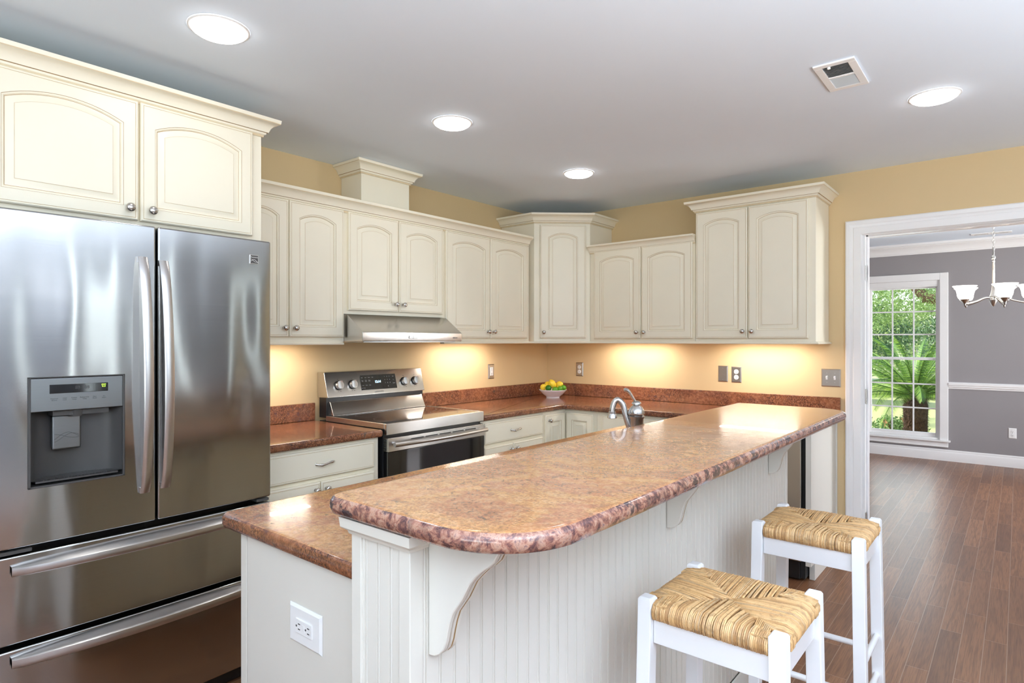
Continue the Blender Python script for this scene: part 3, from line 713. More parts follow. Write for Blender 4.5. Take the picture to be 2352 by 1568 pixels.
m = MB(); sweep(m, [(0.001, 0.001), (0.014, 0.001), (0.014, 0.075), (0.010, 0.085), (0.006, 0.092), (0.001, 0.094)], [(KX0+0.03, KY0), (KX1, KY0), (KX1, KY1)])
m.build('baseboard', IP, t, smooth=30)
def corbel(y0, parent, th=0.032):
    # outline in (out, z) from the wall top round the scroll
    P_ = [(0.172, 1.036), (0.168, 1.024), (0.160, 1.010), (0.147, 0.998), (0.132, 0.988), (0.118, 0.975), (0.104, 0.960), (0.095, 0.944), (0.086, 0.928), (0.074, 0.912), (0.062, 0.896), (0.055, 0.878), (0.050, 0.860), (0.046, 0.842), (0.040, 0.826), (0.030, 0.815), (0.018, 0.808), (0.006, 0.806), (0.001, 0.806), (0.001, 1.036)]
    def off(d):
        pts = []
        n = len(P_)
        for i in range(n):
            a, b, c = Vector(P_[i-1]), Vector(P_[i]), Vector(P_[(i+1) % n])
            e1 = (b-a).normalized(); e2 = (c-b).normalized(); n1 = Vector((e1.y, -e1.x)); n2 = Vector((e2.y, -e2.x)); mm = n1+n2
            mm = mm/max(0.3, mm.dot(n1)); q = b+mm*d
            q.x = max(q.x, 0.001); q.y = min(q.y, 1.036); pts.append(q)
        return pts
    m = MB()
    lay = [(0.0012, 0.004), (0, 0), (-0.0, 0.0), (0.004, 0.0045), (0.0055, 0.0045), (0.0005, 0.0)]
    rings = []; ys = [(0, 0.0016), (0.0016, 0), (0.009, 0), (0.0095, 0.0035), (0.0125, 0.0035), (0.013, 0), (th-0.013, 0), (th-0.0125, 0.0035), (th-0.0095, 0.0035), (th-0.009, 0), (th-0.0016, 0), (th, 0.0016)]
    mis = [0, 0, 1, 1, 0, 0, 0, 1, 1, 0, 0]
    for yy, ins in ys: rings.append([(KX1+q.x, y0+yy, q.y) for q in off(ins)])
    m.loops(rings, True, True, True, mis=mis)
    return m.build('corbel', ['cream_grey', 'glaze'], parent, smooth=30, merge=True)
for y in (-3.584, -2.600, -1.608): corbel(y, t)
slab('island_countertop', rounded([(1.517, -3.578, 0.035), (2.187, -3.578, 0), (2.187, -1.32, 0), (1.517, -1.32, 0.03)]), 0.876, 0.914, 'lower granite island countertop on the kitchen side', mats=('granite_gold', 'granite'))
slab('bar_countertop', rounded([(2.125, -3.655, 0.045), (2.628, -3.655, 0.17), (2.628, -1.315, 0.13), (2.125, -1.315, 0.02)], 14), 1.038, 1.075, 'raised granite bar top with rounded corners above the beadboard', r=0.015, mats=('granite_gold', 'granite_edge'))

# ================================================================== faucet
t = thing('faucet', (2.066, -2.240, 0.914), 'brushed nickel single-lever faucet rising behind the bar top', 'faucet')
fx, fy = 2.066, -2.240
m = MB(); m.lathe((fx, fy, 0.914), (0,0,1), [(0.036, 0.0005), (0.036, 0.006), (0.031, 0.012), (0.0265, 0.02), (0.0265, 0.130), (0.0255, 0.133), (0.0255, 0.136), (0.0265, 0.139), (0.027, 0.165), (0.031, 0.172), (0.032, 0.176), (0.028, 0.180), (0.024, 0.184), (0.019, 0.195)], 32)
m.build('body', 'chrome_grey', t, smooth=40)
m = MB(); m.lathe((fx, fy, 0.914), (0.03, -0.05, 1), [(0.030, 0.187), (0.0315, 0.192), (0.028, 0.204), (0.021, 0.214), (0.014, 0.220), (0.012, 0.223), (0.018, 0.226), (0.018, 0.229), (0.012, 0.235), (0.004, 0.238)], 32); m.build('cap', 'chrome_grey', t, smooth=50)
dirs = Vector((-0.83, -0.55, 0)).normalized()
m = MB(); pts = []; rad = []
ctrl = [(0.020, 0.105), (0.045, 0.128), (0.068, 0.168), (0.086, 0.212), (0.104, 0.229), (0.128, 0.238), (0.150, 0.229), (0.163, 0.208), (0.166, 0.190)]
for d_, z in ctrl: pts.append(Vector((fx, fy, 0.914+z)) + dirs*d_*0.55)
def smooth_pts(P_, k=5):
    out = []
    for i in range(len(P_)-1):
        p0, p1, p2, p3 = P_[max(i-1,0)], P_[i], P_[i+1], P_[min(i+2, len(P_)-1)]
        for j in range(k):
            s = j/k; out.append(0.5*((2*p1)+(p2-p0)*s+(2*p0-5*p1+4*p2-p3)*s*s+(3*p1-p0-3*p2+p3)*s**3))
    out.append(P_[-1]); return out
sp = smooth_pts(pts); m.tube(sp, 0.0115, 14); m.build('spout', 'chrome_grey', t, smooth=60)
e = sp[-1]
m = MB(); m.lathe(e, (0,0,-1), [(0.0115, -0.004), (0.015, 0), (0.0125, 0.003), (0.017, 0.010), (0.0185, 0.018), (0.019, 0.021), (0.016, 0.023)], 20); m.build('spray_head', 'chrome_grey', t, smooth=40)
m = MB(); a = Vector((fx, fy, 0.914+0.228)); pts = [a, a+dirs*0.012+Vector((0,0,0.018)), a+dirs*0.026+Vector((0,0,0.040)), a+dirs*0.036+Vector((0,0,0.048)), a+dirs*0.048+Vector((0,0,0.050))]
m.tube(smooth_pts([Vector(p) for p in pts], 4), [0.006, 0.006, 0.0065, 0.007, 0.0075, 0.008, 0.0085, 0.009, 0.010, 0.0105, 0.011, 0.0115, 0.012, 0.0122, 0.0115, 0.009, 0.005], 12, flat=(1.5, 0.6)); m.build('lever', 'chrome_grey', t, smooth=60)

# ================================================================== refrigerator
FXF = 0.80; FY0, FY1, FYM = -3.915, -3.022, -3.464
t = thing('refrigerator', (0.4, -3.47, 0), 'stainless french-door refrigerator with bowed handles and two bottom drawers', 'refrigerator')
m = MB(); m.box(0.03, 0.70, FY0+0.005, FY1-0.005, 0.025, 1.775); m.build('body', 'grey_plastic', t, bevel=0.004)
m = MB(); m.box(0.60, 0.74, FY0+0.01, FY1-0.01, 0.006, 0.06); m.build('base_grille', 'black_plastic', t, bevel=0.004)
def steel_front(name, y0, y1, z0, z1, parent, hole=None, bow=0.010, mat='fridge_steel', xf=FXF):
    """gently bowed front slab, rounded edges; hole = (ya, yb, za, zb) leaves a rounded opening"""
    m = MB(); ny = 18; r = 0.010
    ys = [y0 + (y1-y0)*i/ny for i in range(ny+1)]
    zs = [z0, z1]
    if hole:
        ys = sorted(set([round(y, 5) for y in ys if not (hole[0]-0.012 < y < hole[0]+0.012 or hole[1]-0.012 < y < hole[1]+0.012)] + [hole[0], hole[1]])); zs = [z0, hole[2], hole[3], z1]
    def xs(y): f = (y-FY0)/(FY1-FY0)*2-1; return xf - bow*f*f + bow*0.3
    cut = []
    for j in range(len(zs)-1):
        for i in range(len(ys)-1):
            yc = (ys[i]+ys[i+1])/2; zc = (zs[j]+zs[j+1])/2
            if hole and hole[0] < yc < hole[1] and hole[2] < zc < hole[3]: continue
            m.add([(xs(ys[i]), ys[i], zs[j]), (xs(ys[i+1]), ys[i+1], zs[j]), (xs(ys[i+1]), ys[i+1], zs[j+1]), (xs(ys[i]), ys[i], zs[j+1])], [(0, 1, 2, 3)])
    xb = 0.706
    for i in range(len(ys)-1):
        for z, fl in ((z0, 1), (z1, 0)):
            q = [(xs(ys[i]), ys[i], z), (xs(ys[i+1]), ys[i+1], z), (xb, ys[i+1], z), (xb, ys[i], z)]
            m.add(q, [(3, 2, 1, 0) if fl else (0, 1, 2, 3)])
    for y in (y0, y1):
        for j in range(len(zs)-1):
            m.add([(xs(y), y, zs[j]), (xs(y), y, zs[j+1]), (xb, y, zs[j+1]), (xb, y, zs[j])], [(0, 1, 2, 3)])
    o = m.build(name, mat, parent, smooth=35, uvdir=(0, 1, 0), merge=True)
    bv = o.modifiers.new('bevel', 'BEVEL'); bv.width = 0.007; bv.segments = 3; bv.limit_method = 'ANGLE'; bv.angle_limit = R(50); bv.harden_normals = True
    return o
HOLE = (-3.836, -3.566, 0.912, 1.264)
dl = steel_front('door', FY0, FYM-0.003, 0.733, 1.790, t, HOLE)
dr = steel_front('door', FYM+0.003, FY1, 0.733, 1.790, t)
w1_ = steel_front('drawer', FY0, FY1, 0.437, 0.712, t)
w2_ = steel_front('drawer', FY0, FY1, 0.075, 0.421, t)
def bar_handle(p0, p1, out, parent, wid, vertical=True):
    """flat bowed bar standing off the door, tapering back at both ends"""
    m = MB(); n = 25; rings = []
    for i in range(n):
        f = i/(n-1); s = math.sin(math.pi*f)**0.6
        c = Vector(p0).lerp(Vector(p1), f); x = c.x + out*(0.22+0.78*s); th = 0.012 + 0.004*(1-s)
        h = wid/2
        x0 = p0[0]-0.006; k = 0.55
        if vertical: ring = [(x0, c.y-h*k, c.z), (x-0.004, c.y-h, c.z), (x, c.y-h+0.004, c.z), (x+0.0015, c.y, c.z), (x, c.y+h-0.004, c.z), (x-0.004, c.y+h, c.z), (x0, c.y+h*k, c.z)]
        else: ring = [(x0, c.y, c.z+h+0.016*s), (x-0.006, c.y, c.z+h), (x, c.y, c.z+h-0.005), (x+0.0015, c.y, c.z), (x, c.y, c.z-h+0.004), (x-0.004, c.y, c.z-h), (x0, c.y, c.z-h*0.2)]
        rings.append(ring)
    m.loops(rings, True, True, True)
    # feet
    for q in (p0, p1):
        d = 0.012 if vertical else 0.0
        zz = 0.02 if q is p0 else -0.02
        if vertical: m.box(q[0]-0.006, q[0]+out*0.2, q[1]-wid/2+0.002, q[1]+wid/2-0.002, min(q[2], q[2]+zz), max(q[2], q[2]+zz))
        else: m.box(q[0]-0.006, q[0]+out*0.2, min(q[1], q[1]+zz), max(q[1], q[1]+zz), q[2]-wid/2+0.002, q[2]+wid/2-0.002)
    return m.build('handle', 'handle_steel', parent, smooth=40, uvdir=(0, 0, 1) if vertical else (0, 1, 0))
bar_handle((FXF+0.004, -3.507, 0.842), (FXF+0.004, -3.514, 1.675), 0.062, dl, 0.032)
bar_handle((FXF+0.004, -3.440, 0.848), (FXF+0.004, -3.446, 1.668), 0.062, dr, 0.032)
bar_handle((FXF, -3.878, 0.668), (FXF, -3.058, 0.672), 0.055, w1_, 0.030, False)
bar_handle((FXF, -3.878, 0.386), (FXF, -3.058, 0.388), 0.055, w2_, 0.032, False)
# hinge covers under the doors
m = MB(); m.box(0.72, 0.79, FY1-0.06, FY1-0.008, 0.718, 0.728); m.build('hinge_cover', 'grey_plastic', t); m = MB(); m.box(0.72, 0.795, FY0+0.008, FY0+0.09, 0.718, 0.728); m.build('hinge_cover', 'grey_plastic', t)
# dispenser
ya, yb, za, zb = HOLE
m = MB()      # curved recess
n = 14; prof = []
for i in range(n+1):
    f = i/n; y = ya+0.006 + (yb-ya-0.012)*f; dd = 0.075*min(1, (math.sin(math.pi*f))**0.45) + 0.004
    prof.append((FXF+0.001-dd, y))
lo = [(x, y, za+0.022) for x, y in prof]; hi = [(x, y, 1.152) for x, y in prof]
m.loops([lo, hi], False)
for ring, up in ((lo, True), (hi, False)):
    o = len(m.v); m.v += ring; f = tuple(range(o, o+len(ring))); m.f.append(f if up else f[::-1]); m.m.append(0)
dsp = m.build('dispenser_recess', 'grey_plastic', dl, smooth=60)
m = MB()
def fbox(m, y0, y1, z0, z1, x0, x1): m.box(x0, x1, y0, y1, z0, z1)
fbox(m, ya, ya+0.007, za, zb, 0.72, FXF+0.003); fbox(m, yb-0.007, yb, za, zb, 0.72, FXF+0.003); fbox(m, ya, yb, za, za+0.006, 0.72, FXF+0.003); fbox(m, ya, yb, zb-0.004, zb, 0.72, FXF+0.003)
m.build('dispenser_frame', 'grey_plastic', dl, bevel=0.0015)
m = MB(); fbox(m, ya+0.006, yb-0.006, 1.153, zb-0.005, 0.73, FXF+0.001); cp = m.build('control_panel', 'panel_steel', dl, bevel=0.002, uvdir=(0, 1, 0))
m = MB(); fbox(m, -3.781, -3.617, 1.209, 1.238, FXF, FXF+0.0022); m.build('display', 'black_glass', cp, bevel=0.001)
m = MB(); fbox(m, -3.768, -3.610, 1.153-0.018, 1.153, 0.735, 0.785); m.lathe((0.765, -3.700, 1.137), (0, 0, 1), [(0.022, -0.008), (0.024, 0), (0.026, 0.018)], 20); m.build('nozzle', 'grey_plastic', dl, smooth=40)
m = MB(); m.box(0.742, 0.757, -3.764, -3.682, 1.020, 1.134); pd = m.build('paddle', 'panel_steel', dl, bevel=0.006, uvdir=(0, 1, 0), )
m = MB()
def wave(fn, x, y0, y1, r=0.0006, n=18):
    m.tube([(x, y0+(y1-y0)*i/n, fn(i/n)) for i in range(n+1)], r, 6)
wave(lambda f: 1.062+0.012*math.sin(f*4.2-0.6)+0.004*f, 0.7575, -3.757, -3.689); wave(lambda f: 1.058+0.014*math.sin(f*3.6-1.0), 0.7575, -3.757, -3.689); wave(lambda f: 1.066+0.006*math.cos(f*4.0)-0.004*f, 0.7575, -3.757, -3.689)
m.build('wave_emblem', 'dark_mark', pd)
m = MB(); m.box(0.735, 0.797, ya+0.02, yb-0.02, za+0.014, za+0.020)
for i in range(22): m.box(0.742, 0.793, ya+0.03+i*0.0098, ya+0.033+i*0.0098, za+0.020, za+0.0225)
m.build('drip_tray', 'grey_plastic', dl)
def text(body, size, loc, rot, mat, parent, name='lettering', ext=0.0002, align='CENTER', font_space=1.0):
    c = bpy.data.curves.new(name, 'FONT'); c.body = body; c.size = size; c.extrude = ext; c.align_x = align; c.align_y = 'CENTER'; c.space_character = font_space
    c.materials.append(MATS[mat]); o = bpy.data.objects.new(name, c); COL.objects.link(o); o.parent = parent
    bpy.context.view_layer.update()
    me = bpy.data.meshes.new_from_object(o.evaluated_get(bpy.context.evaluated_depsgraph_get())); bpy.data.objects.remove(o)
    o = bpy.data.objects.new(name, me); COL.objects.link(o); o.parent = parent
    o.location = Vector(loc) - world_loc(parent); o.rotation_euler = rot; return o
RX = (R(90), 0, R(90))      # readable from +x
text('88', 0.014, (FXF+0.0026, -3.705, 1.225), RX, 'grey_plastic', cp); text('88', 0.014, (FXF+0.0026, -3.678, 1.225), RX, 'grey_plastic', cp)
m = MB(); m.tube([(FXF+0.003, -3.636, 1.233), (FXF+0.003, -3.634, 1.224), (FXF+0.003, -3.626, 1.224), (FXF+0.003, -3.624, 1.233), (FXF+0.003, -3.636, 1.233)], 0.0009, 6); m.tube([(FXF+0.003, -3.632, 1.229), (FXF+0.003, -3.627, 1.229)], 0.0011, 6)
m.build('indicator_light', 'green_icon', cp)
for yy, s in ((-3.768, 'Dispenser\nButton'), (-3.740, 'Child\nLock'), (-3.714, 'Freezer\nTemp'), (-3.685, 'Refrigerator\nTemp'), (-3.656, 'Filter\nReset'), (-3.629, 'Ice\nSelect')):
    text(s, 0.0052, (FXF+0.0015, yy, 1.190), RX, 'dark_mark', cp)
# badge with the maker's wave mark
m = MB(); m.box(FXF-0.006, FXF+0.001, -3.116, -3.080, 1.690, 1.727); bd = m.build('badge', 'nickel_pale', dr, bevel=0.001)
m = MB(); m.box(FXF, FXF+0.0016, -3.1135, -3.0825, 1.6925, 1.7245); m.build('badge_plate', 'grey_plastic', bd)
m = MB(); wave(lambda f: 1.703+0.006*math.sin(f*4.4-0.4)-0.002*f, FXF+0.002, -3.113, -3.083, 0.0008); wave(lambda f: 1.707-0.009*f+0.003*math.cos(f*5), FXF+0.002, -3.113, -3.083, 0.0006)
m.build('badge_wave', 'plastic_white', bd)
text('Kenmore', 0.0078, (FXF+0.002, -3.098, 1.717), RX, 'plastic_white', bd)

# ================================================================== range
RY0, RY1 = -2.300, -1.546; XF = 0.645; ZT = 0.942
t = thing('range', (0.35, -1.96, 0), 'stainless freestanding electric range with black glass cooktop', 'range')
m = MB(); m.box(0.03, 0.615, RY0+0.004, RY1-0.004, 0.02, ZT-0.03); m.build('body', 'black_plastic', t, bevel=0.003)
m = MB(); m.box(0.14, XF-0.004, RY0+0.012, RY1-0.012, ZT-0.028, ZT-0.001); m.build('cooktop_glass', 'black_glass', t)
m = MB(); m.box(XF-0.016, XF+0.006, RY0, RY1, ZT-0.058, ZT+0.001); m.box(0.10, XF-0.016, RY0, RY0+0.014, ZT-0.03, ZT+0.001); m.box(0.10, XF-0.016, RY1-0.014, RY1, ZT-0.03, ZT+0.001)
m.build('cooktop_frame', 'brushed_steel', t, bevel=0.003, uvdir=(0, 1, 0))
# burner rings
for cx, cy, r in ((0.48, -2.12, 0.105), (0.48, -1.72, 0.085), (0.26, -2.12, 0.075), (0.26, -1.72, 0.105)):
    m = MB(); k = 40; m.loops([[(cx+(r+dd)*math.cos(2*math.pi*i/k), cy+(r+dd)*math.sin(2*math.pi*i/k), ZT-0.0006) for i in range(k)] for dd in (-0.0008, 0.0008)], True)
    m.build('burner_ring', 'grey_plastic', t)
# lower rear slope and backguard
def prismY(m, prof, y0, y1, mi=0): m.loops([[(x, y0, z) for x, z in prof], [(x, y1, z) for x, z in prof]], True, True, True, mi=mi)
m = MB(); prismY(m, [(0.04, ZT), (0.148, ZT), (0.140, ZT+0.012), (0.112, 1.015), (0.105, 1.022), (0.04, 1.022)], RY0+0.022, RY1-0.022); m.build('rear_trim', 'brushed_steel', t, bevel=0.003, uvdir=(0, 1, 0))
m = MB(); m.box(0.03, 0.098, RY0+0.004, RY1-0.004, 0.93, 1.06); m.build('rear_housing', 'black_plastic', t)
A0, A1 = (0.118, 1.046), (0.078, 1.188)      # slanted face bottom / top
m = MB(); prismY(m, [(0.012, 1.044), A0, A1, (0.074, 1.193), (0.012, 1.193)], RY0+0.002, RY1-0.002); bg = m.build('backguard', 'brushed_steel', t, bevel=0.004, uvdir=(0, 1, 0))
sl = (Vector((A1[0], 0, A1[1])) - Vector((A0[0], 0, A0[1]))); slu = sl.normalized(); nrm = Vector((slu.z, 0, -slu.x))
def bgp(y, h, n=0.0): return Vector((A0[0], y, A0[1])) + slu*h + nrm*n
def bgbox(m, y0, y1, h0, h1, n0, n1, mi=0):
    P_ = [bgp(y, h, n) for h in (h0, h1) for y, n in ((y0, n0), (y1, n0), (y1, n1), (y0, n1))]
    m.add(P_, [(3,2,1,0),(4,5,6,7),(0,1,5,4),(1,2,6,5),(2,3,7,6),(3,0,4,7)], mi)
HH = sl.length
m = MB(); bgbox(m, -2.055, -1.779, 0.030, 0.124, 0.0, 0.0022); dspl = m.build('display_panel', 'black_glass', bg, bevel=0.0008)
SR = Matrix(((0, slu.x, nrm.x), (1, 0, 0), (0, slu.z, nrm.z))).to_euler()
text('12:14', 0.021, bgp(-1.925, 0.078, 0.0026), SR, 'clock_digits', dspl, 'clock_digits')
rr_ = random.Random(3)
for r_, (h, items) in enumerate(((0.108, ['Bake', 'Broil', 'Warm', 'Auto']), (0.088, ['Conv\nBake', 'Conv\nRoast', 'Keep\nWarm']), (0.060, ['Timer', 'Clock', 'Clean']), (0.043, ['Start Time']))):
    for i, s in enumerate(items): text(s, 0.0062, bgp(-2.040+i*0.026, h, 0.0026), SR, 'pale_mark', dspl)
for i in range(9): text(str(i+1), 0.009, bgp(-1.868+(i % 3)*0.019, 0.108-(i//3)*0.020, 0.0026), SR, 'pale_mark', dspl)
text('0', 0.009, bgp(-1.849, 0.046, 0.0026), SR, 'pale_mark', dspl)
for i, s in enumerate(['Light', 'Set', 'Cancel']): text(s, 0.0065, bgp(-1.800, 0.108-i*0.022, 0.0026), SR, 'pale_mark', dspl)
text('SAMSUNG', 0.013, bgp(-1.925, 0.016, 0.0003), SR, 'dark_mark', bg, font_space=1.25)
for y in (-2.212, -2.114, -1.712, -1.620):
    m = MB(); o = bgp(y, 0.070, 0.0)
    m.lathe(o, nrm, [(0.0285, 0.0002), (0.0285, 0.004), (0.0265, 0.006)], 28, mi=1)
    m.lathe(o, nrm, [(0.0255, 0.005), (0.025, 0.018), (0.023, 0.022), (0.004, 0.0225)], 28)
    P_ = []
    for h in (-0.021, 0.021):
        for yy, nn in ((-0.0075, 0.02), (0.0075, 0.02), (0.0065, 0.036), (-0.0065, 0.036)): P_.append(o + Vector((0, 1, 0))*yy + slu*h + nrm*nn)
    m.add(P_, [(3,2,1,0),(4,5,6,7),(0,1,5,4),(1,2,6,5),(2,3,7,6),(3,0,4,7)], 0)
    k = m.build('knob', ['nickel_pale', 'black_plastic'], bg, smooth=40)
    m = MB(); m.box(0, 0.0001, 0, 0.0001, 0, 0.0001); m = MB()
    P_ = [o + Vector((0, 1, 0))*yy + slu*h + nrm*nn for h in (0.015, 0.020) for yy, nn in ((0.001, 0.0355), (0.004, 0.0355), (0.004, 0.0366), (0.001, 0.0366))]
    m.add(P_, [(3,2,1,0),(4,5,6,7),(0,1,5,4),(1,2,6,5),(2,3,7,6),(3,0,4,7)]); m.build('pointer_mark', 'red_mark', k)
    text('OFF', 0.006, bgp(y, 0.107, 0.0004), SR, 'dark_mark', bg); text('Lo      Hi', 0.006, bgp(y, 0.034, 0.0004), SR, 'dark_mark', bg)
# oven door
m = MB(); m.box(0.618, 0.660, RY0+0.004, RY1-0.004, 0.795, 0.868); dd_ = m.build('oven_door', 'brushed_steel', t, bevel=0.003, uvdir=(0, 1, 0))
m = MB(); m.box(0.620, 0.658, RY0+0.004, RY1-0.004, 0.22, 0.794); m.build('oven_window', 'black_glass', dd_, bevel=0.002)
for k in range(5):
    y = RY0+0.16+k*0.105; m = MB(); m.box(0.6585, 0.6612, y, y+0.09, 0.846, 0.851); m.build('vent_slot', 'slot_dark', dd_)
m = MB()
for k in range(7): m.box(0.625, 0.645, RY0+0.002, RY0+0.0038, 0.804+k*0.0085, 0.808+k*0.0085)
m.build('side_vents', 'slot_dark', dd_)
m = MB(); m.tube([(0.692+0.018*math.sin(math.pi*i/20), RY0+0.018+(RY1-RY0-0.036)*i/20, 0.836) for i in range(21)], 0.0125, 14)
m.tube([(0.658, RY0+0.05, 0.836), (0.694, RY0+0.05, 0.836)], 0.009, 10); m.tube([(0.658, RY1-0.05, 0.836), (0.694, RY1-0.05, 0.836)], 0.009, 10)
m.build('handle', 'handle_steel', dd_, smooth=60, uvdir=(0, 1, 0))
m = MB(); m.box(0.618, 0.658, RY0+0.004, RY1-0.004, 0.06, 0.215); m.build('storage_drawer', 'brushed_steel', t, bevel=0.003, uvdir=(0, 1, 0))

# ================================================================== range hood
HY0, HY1 = -2.341, -1.583
t = thing('range_hood', (0.25, -1.96, 1.37), 'stainless under-cabinet range hood with sloped front', 'range hood')
m = MB(); prismY(m, [(0.004, 1.374), (0.498, 1.374), (0.500, 1.378), (0.500, 1.425), (0.360, 1.522), (0.004, 1.522)], HY0+0.002, HY1-0.002); m.build('canopy', 'brushed_steel', t, bevel=0.003, uvdir=(0, 1, 0))
m = MB(); m.box(0.03, 0.47, HY0+0.03, HY1-0.03, 1.369, 1.3745); m.build('filter', 'panel_steel', t, uvdir=(0, 1, 0))
m = MB(); m.box(0.499, 0.5025, -2.02, -1.955, 1.391, 1.407); sw = m.build('switch_panel', 'dark_mark', t, bevel=0.0015)
m = MB(); m.box(0.5022, 0.5042, -2.018, -1.989, 1.3925, 1.4055); m.build('button', 'nickel_pale', sw, bevel=0.001)
m = MB(); m.box(0.5022, 0.5042, -1.986, -1.957, 1.3925, 1.4055); m.build('button', 'nickel_pale', sw, bevel=0.001)
text('BROAN', 0.011, (0.5012, -1.645, 1.395), RX, 'dark_mark', t)

# ================================================================== under-cabinet lights
def uc(x, y, ln, alongx, label, power=2.1):
    t = thing('under_cabinet_light', (x, y, 1.359), label, 'light', 'under-cabinet lights')
    hx, hy = (ln/2, 0.035) if alongx else (0.035, ln/2)
    m = MB(); m.box(x-hx, x+hx, y-hy, y+hy, 1.3625, 1.3718); m.build('housing', 'plastic_white', t, bevel=0.003)
    m = MB(); m.box(x-hx+0.01, x+hx-0.01, y-hy+0.008, y+hy-0.008, 1.3590, 1.3630); m.build('lens', 'under_cabinet_lens', t)
    l = light('lamp', 'AREA', (0, 0, 0), (0, 0, 0), power, (1.0, 0.92, 0.84), shape='RECTANGLE', size=hx*2-0.03, size_y=hy*2-0.02)
    l.parent = t; l.location = (0, 0, -0.002)
uc(0.17, -2.72, 0.54, False, 'under-cabinet light between refrigerator and range')
uc(0.17, -1.12, 0.54, False, 'under-cabinet light right of the range hood')
uc(0.92, -0.17, 0.52, True, 'under-cabinet light left of the blank wall plate, near the corner')
uc(1.86, -0.17, 0.52, True, 'under-cabinet light beneath the taller end cabinet')

# ================================================================== outlets and switches
def plate(fr, u, z, w, h, label, kind, mat='plate_steel', name='wall_outlet', horiz=False, cat='outlet', th=0.006):
    t = thing(name, fr.p(u, 0, z), label, cat, 'wall plates')
    m = MB()
    m.loops([[fr.p(u+sx*(w/2-i), n, z+sz*(h/2-i)) for sx, sz in ((-1,-1),(1,-1),(1,1),(-1,1))] for i, n in ((0, 0.0006), (0, 0.002), (0.006, th))], True, True, True)
    m.build('plate', mat, t, smooth=20)
    def rbox(mb, a0, a1, z0, z1, n0, n1): 
        if horiz: fr.box(mb, u+z0, u+z1, n0, n1, z+a0, z+a1)
        else: fr.box(mb, u+a0, u+a1, n0, n1, z+z0, z+z1)
    if kind == 'duplex':
        for s in (-1, 1):
            m = MB(); m.lathe(fr.p(u, th-0.001, z+s*0.0195), fr.n, [(0.0165, 0), (0.0165, 0.003), (0.015, 0.0035)], 20); r = m.build('socket', 'plastic_white', t, smooth=30)
            m = MB(); 
            for a in (-0.007, 0.005): fr.box(m, u+a, u+a+0.002, th+0.002, th+0.0029, z+s*0.0195, z+s*0.0195+0.008)
            fr.box(m, u-0.002, u+0.002, th+0.002, th+0.0029, z+s*0.0195-0.009, z+s*0.0195-0.005); m.build('slots', 'slot_dark', r)
        m = MB(); m.lathe(fr.p(u, th-0.001, z), fr.n, [(0.003, 0), (0.0025, 0.002)], 10); m.build('screw', 'nickel', t)
    if kind == 'decora':
        m = MB(); rbox(m, -0.0165, 0.0165, -0.033, 0.033, th-0.001, th+0.003); r = m.build('socket', 'plastic_white', t, bevel=0.0015)
        m = MB()
        for s in (-1, 1):
            rbox(m, -0.007, -0.005, s*0.019-0.002, s*0.019+0.006, th+0.0025, th+0.0036); rbox(m, 0.005, 0.007, s*0.019-0.002, s*0.019+0.006, th+0.0025, th+0.0036)
            rbox(m, -0.002, 0.002, s*0.019-0.011, s*0.019-0.007, th+0.0025, th+0.0036)
        m.build('slots', 'slot_dark', r)
        m = MB(); rbox(m, -0.008, 0.008, -0.0045, -0.0005, th+0.0026, th+0.0036); rbox(m, -0.008, 0.008, 0.0005, 0.0045, th+0.0026, th+0.0036); m.build('test_buttons', 'plastic_white', r)
    if kind == 'toggle2':
        for s in (-1, 1):
            m = MB(); fr.box(m, u+s*0.023-0.005, u+s*0.023+0.005, th-0.001, th+0.003, z-0.012, z+0.012); fr.box(m, u+s*0.023-0.004, u+s*0.023+0.004, th, th+0.014, z+0.001, z+0.009); m.build('toggle', 'plastic_white', t, bevel=0.001)
    if kind in ('blank', 'toggle2'):
        for uu in ((0,) if kind == 'blank' else (-0.023, 0.023)):
            for s in (-1, 1):
                m = MB(); m.lathe(fr.p(u+uu, th-0.001, z+s*0.04 if kind == 'blank' else z+s*0.030), fr.n, [(0.003, 0), (0.0025, 0.002)], 10); m.build('screw', 'nickel_pale', t)
    return t
WL = Fr((0, 0, 0), (0, 1, 0), (1, 0, 0)); WR = Fr((0, 0, 0), (1, 0, 0), (0, -1, 0))
plate(WL, -0.745, 1.136, 0.068, 0.114, 'white outlet in a steel plate on the left wall under the cabinets', 'decora')
plate(WR, 0.340, 1.136, 0.070, 0.114, 'steel duplex outlet plate above the counter nearest the fruit bowl', 'duplex')
plate(WR, 1.561, 1.141, 0.070, 0.114, 'blank steel wall plate beside a duplex outlet', 'blank', name='wall_plate', cat='wall plate')
plate(WR, 1.657, 1.139, 0.070, 0.114, 'steel duplex outlet plate right of the blank plate', 'duplex')
plate(WR, 2.262, 1.139, 0.112, 0.114, 'steel double light switch plate beside the doorway', 'toggle2', name='light_switch', cat='light switch')
plate(Fr((0, -3.560, 0), (1, 0, 0), (0, -1, 0)), 1.923, 0.716, 0.132, 0.090, 'large white outlet plate on the island end', 'decora', mat='plastic_white', horiz=True)
plate(Fr((0, YD, 0), (1, 0, 0), (0, -1, 0)), 3.141, 0.371, 0.07, 0.112, 'white duplex outlet on the grey dining room wall', 'duplex', mat='plastic_white')

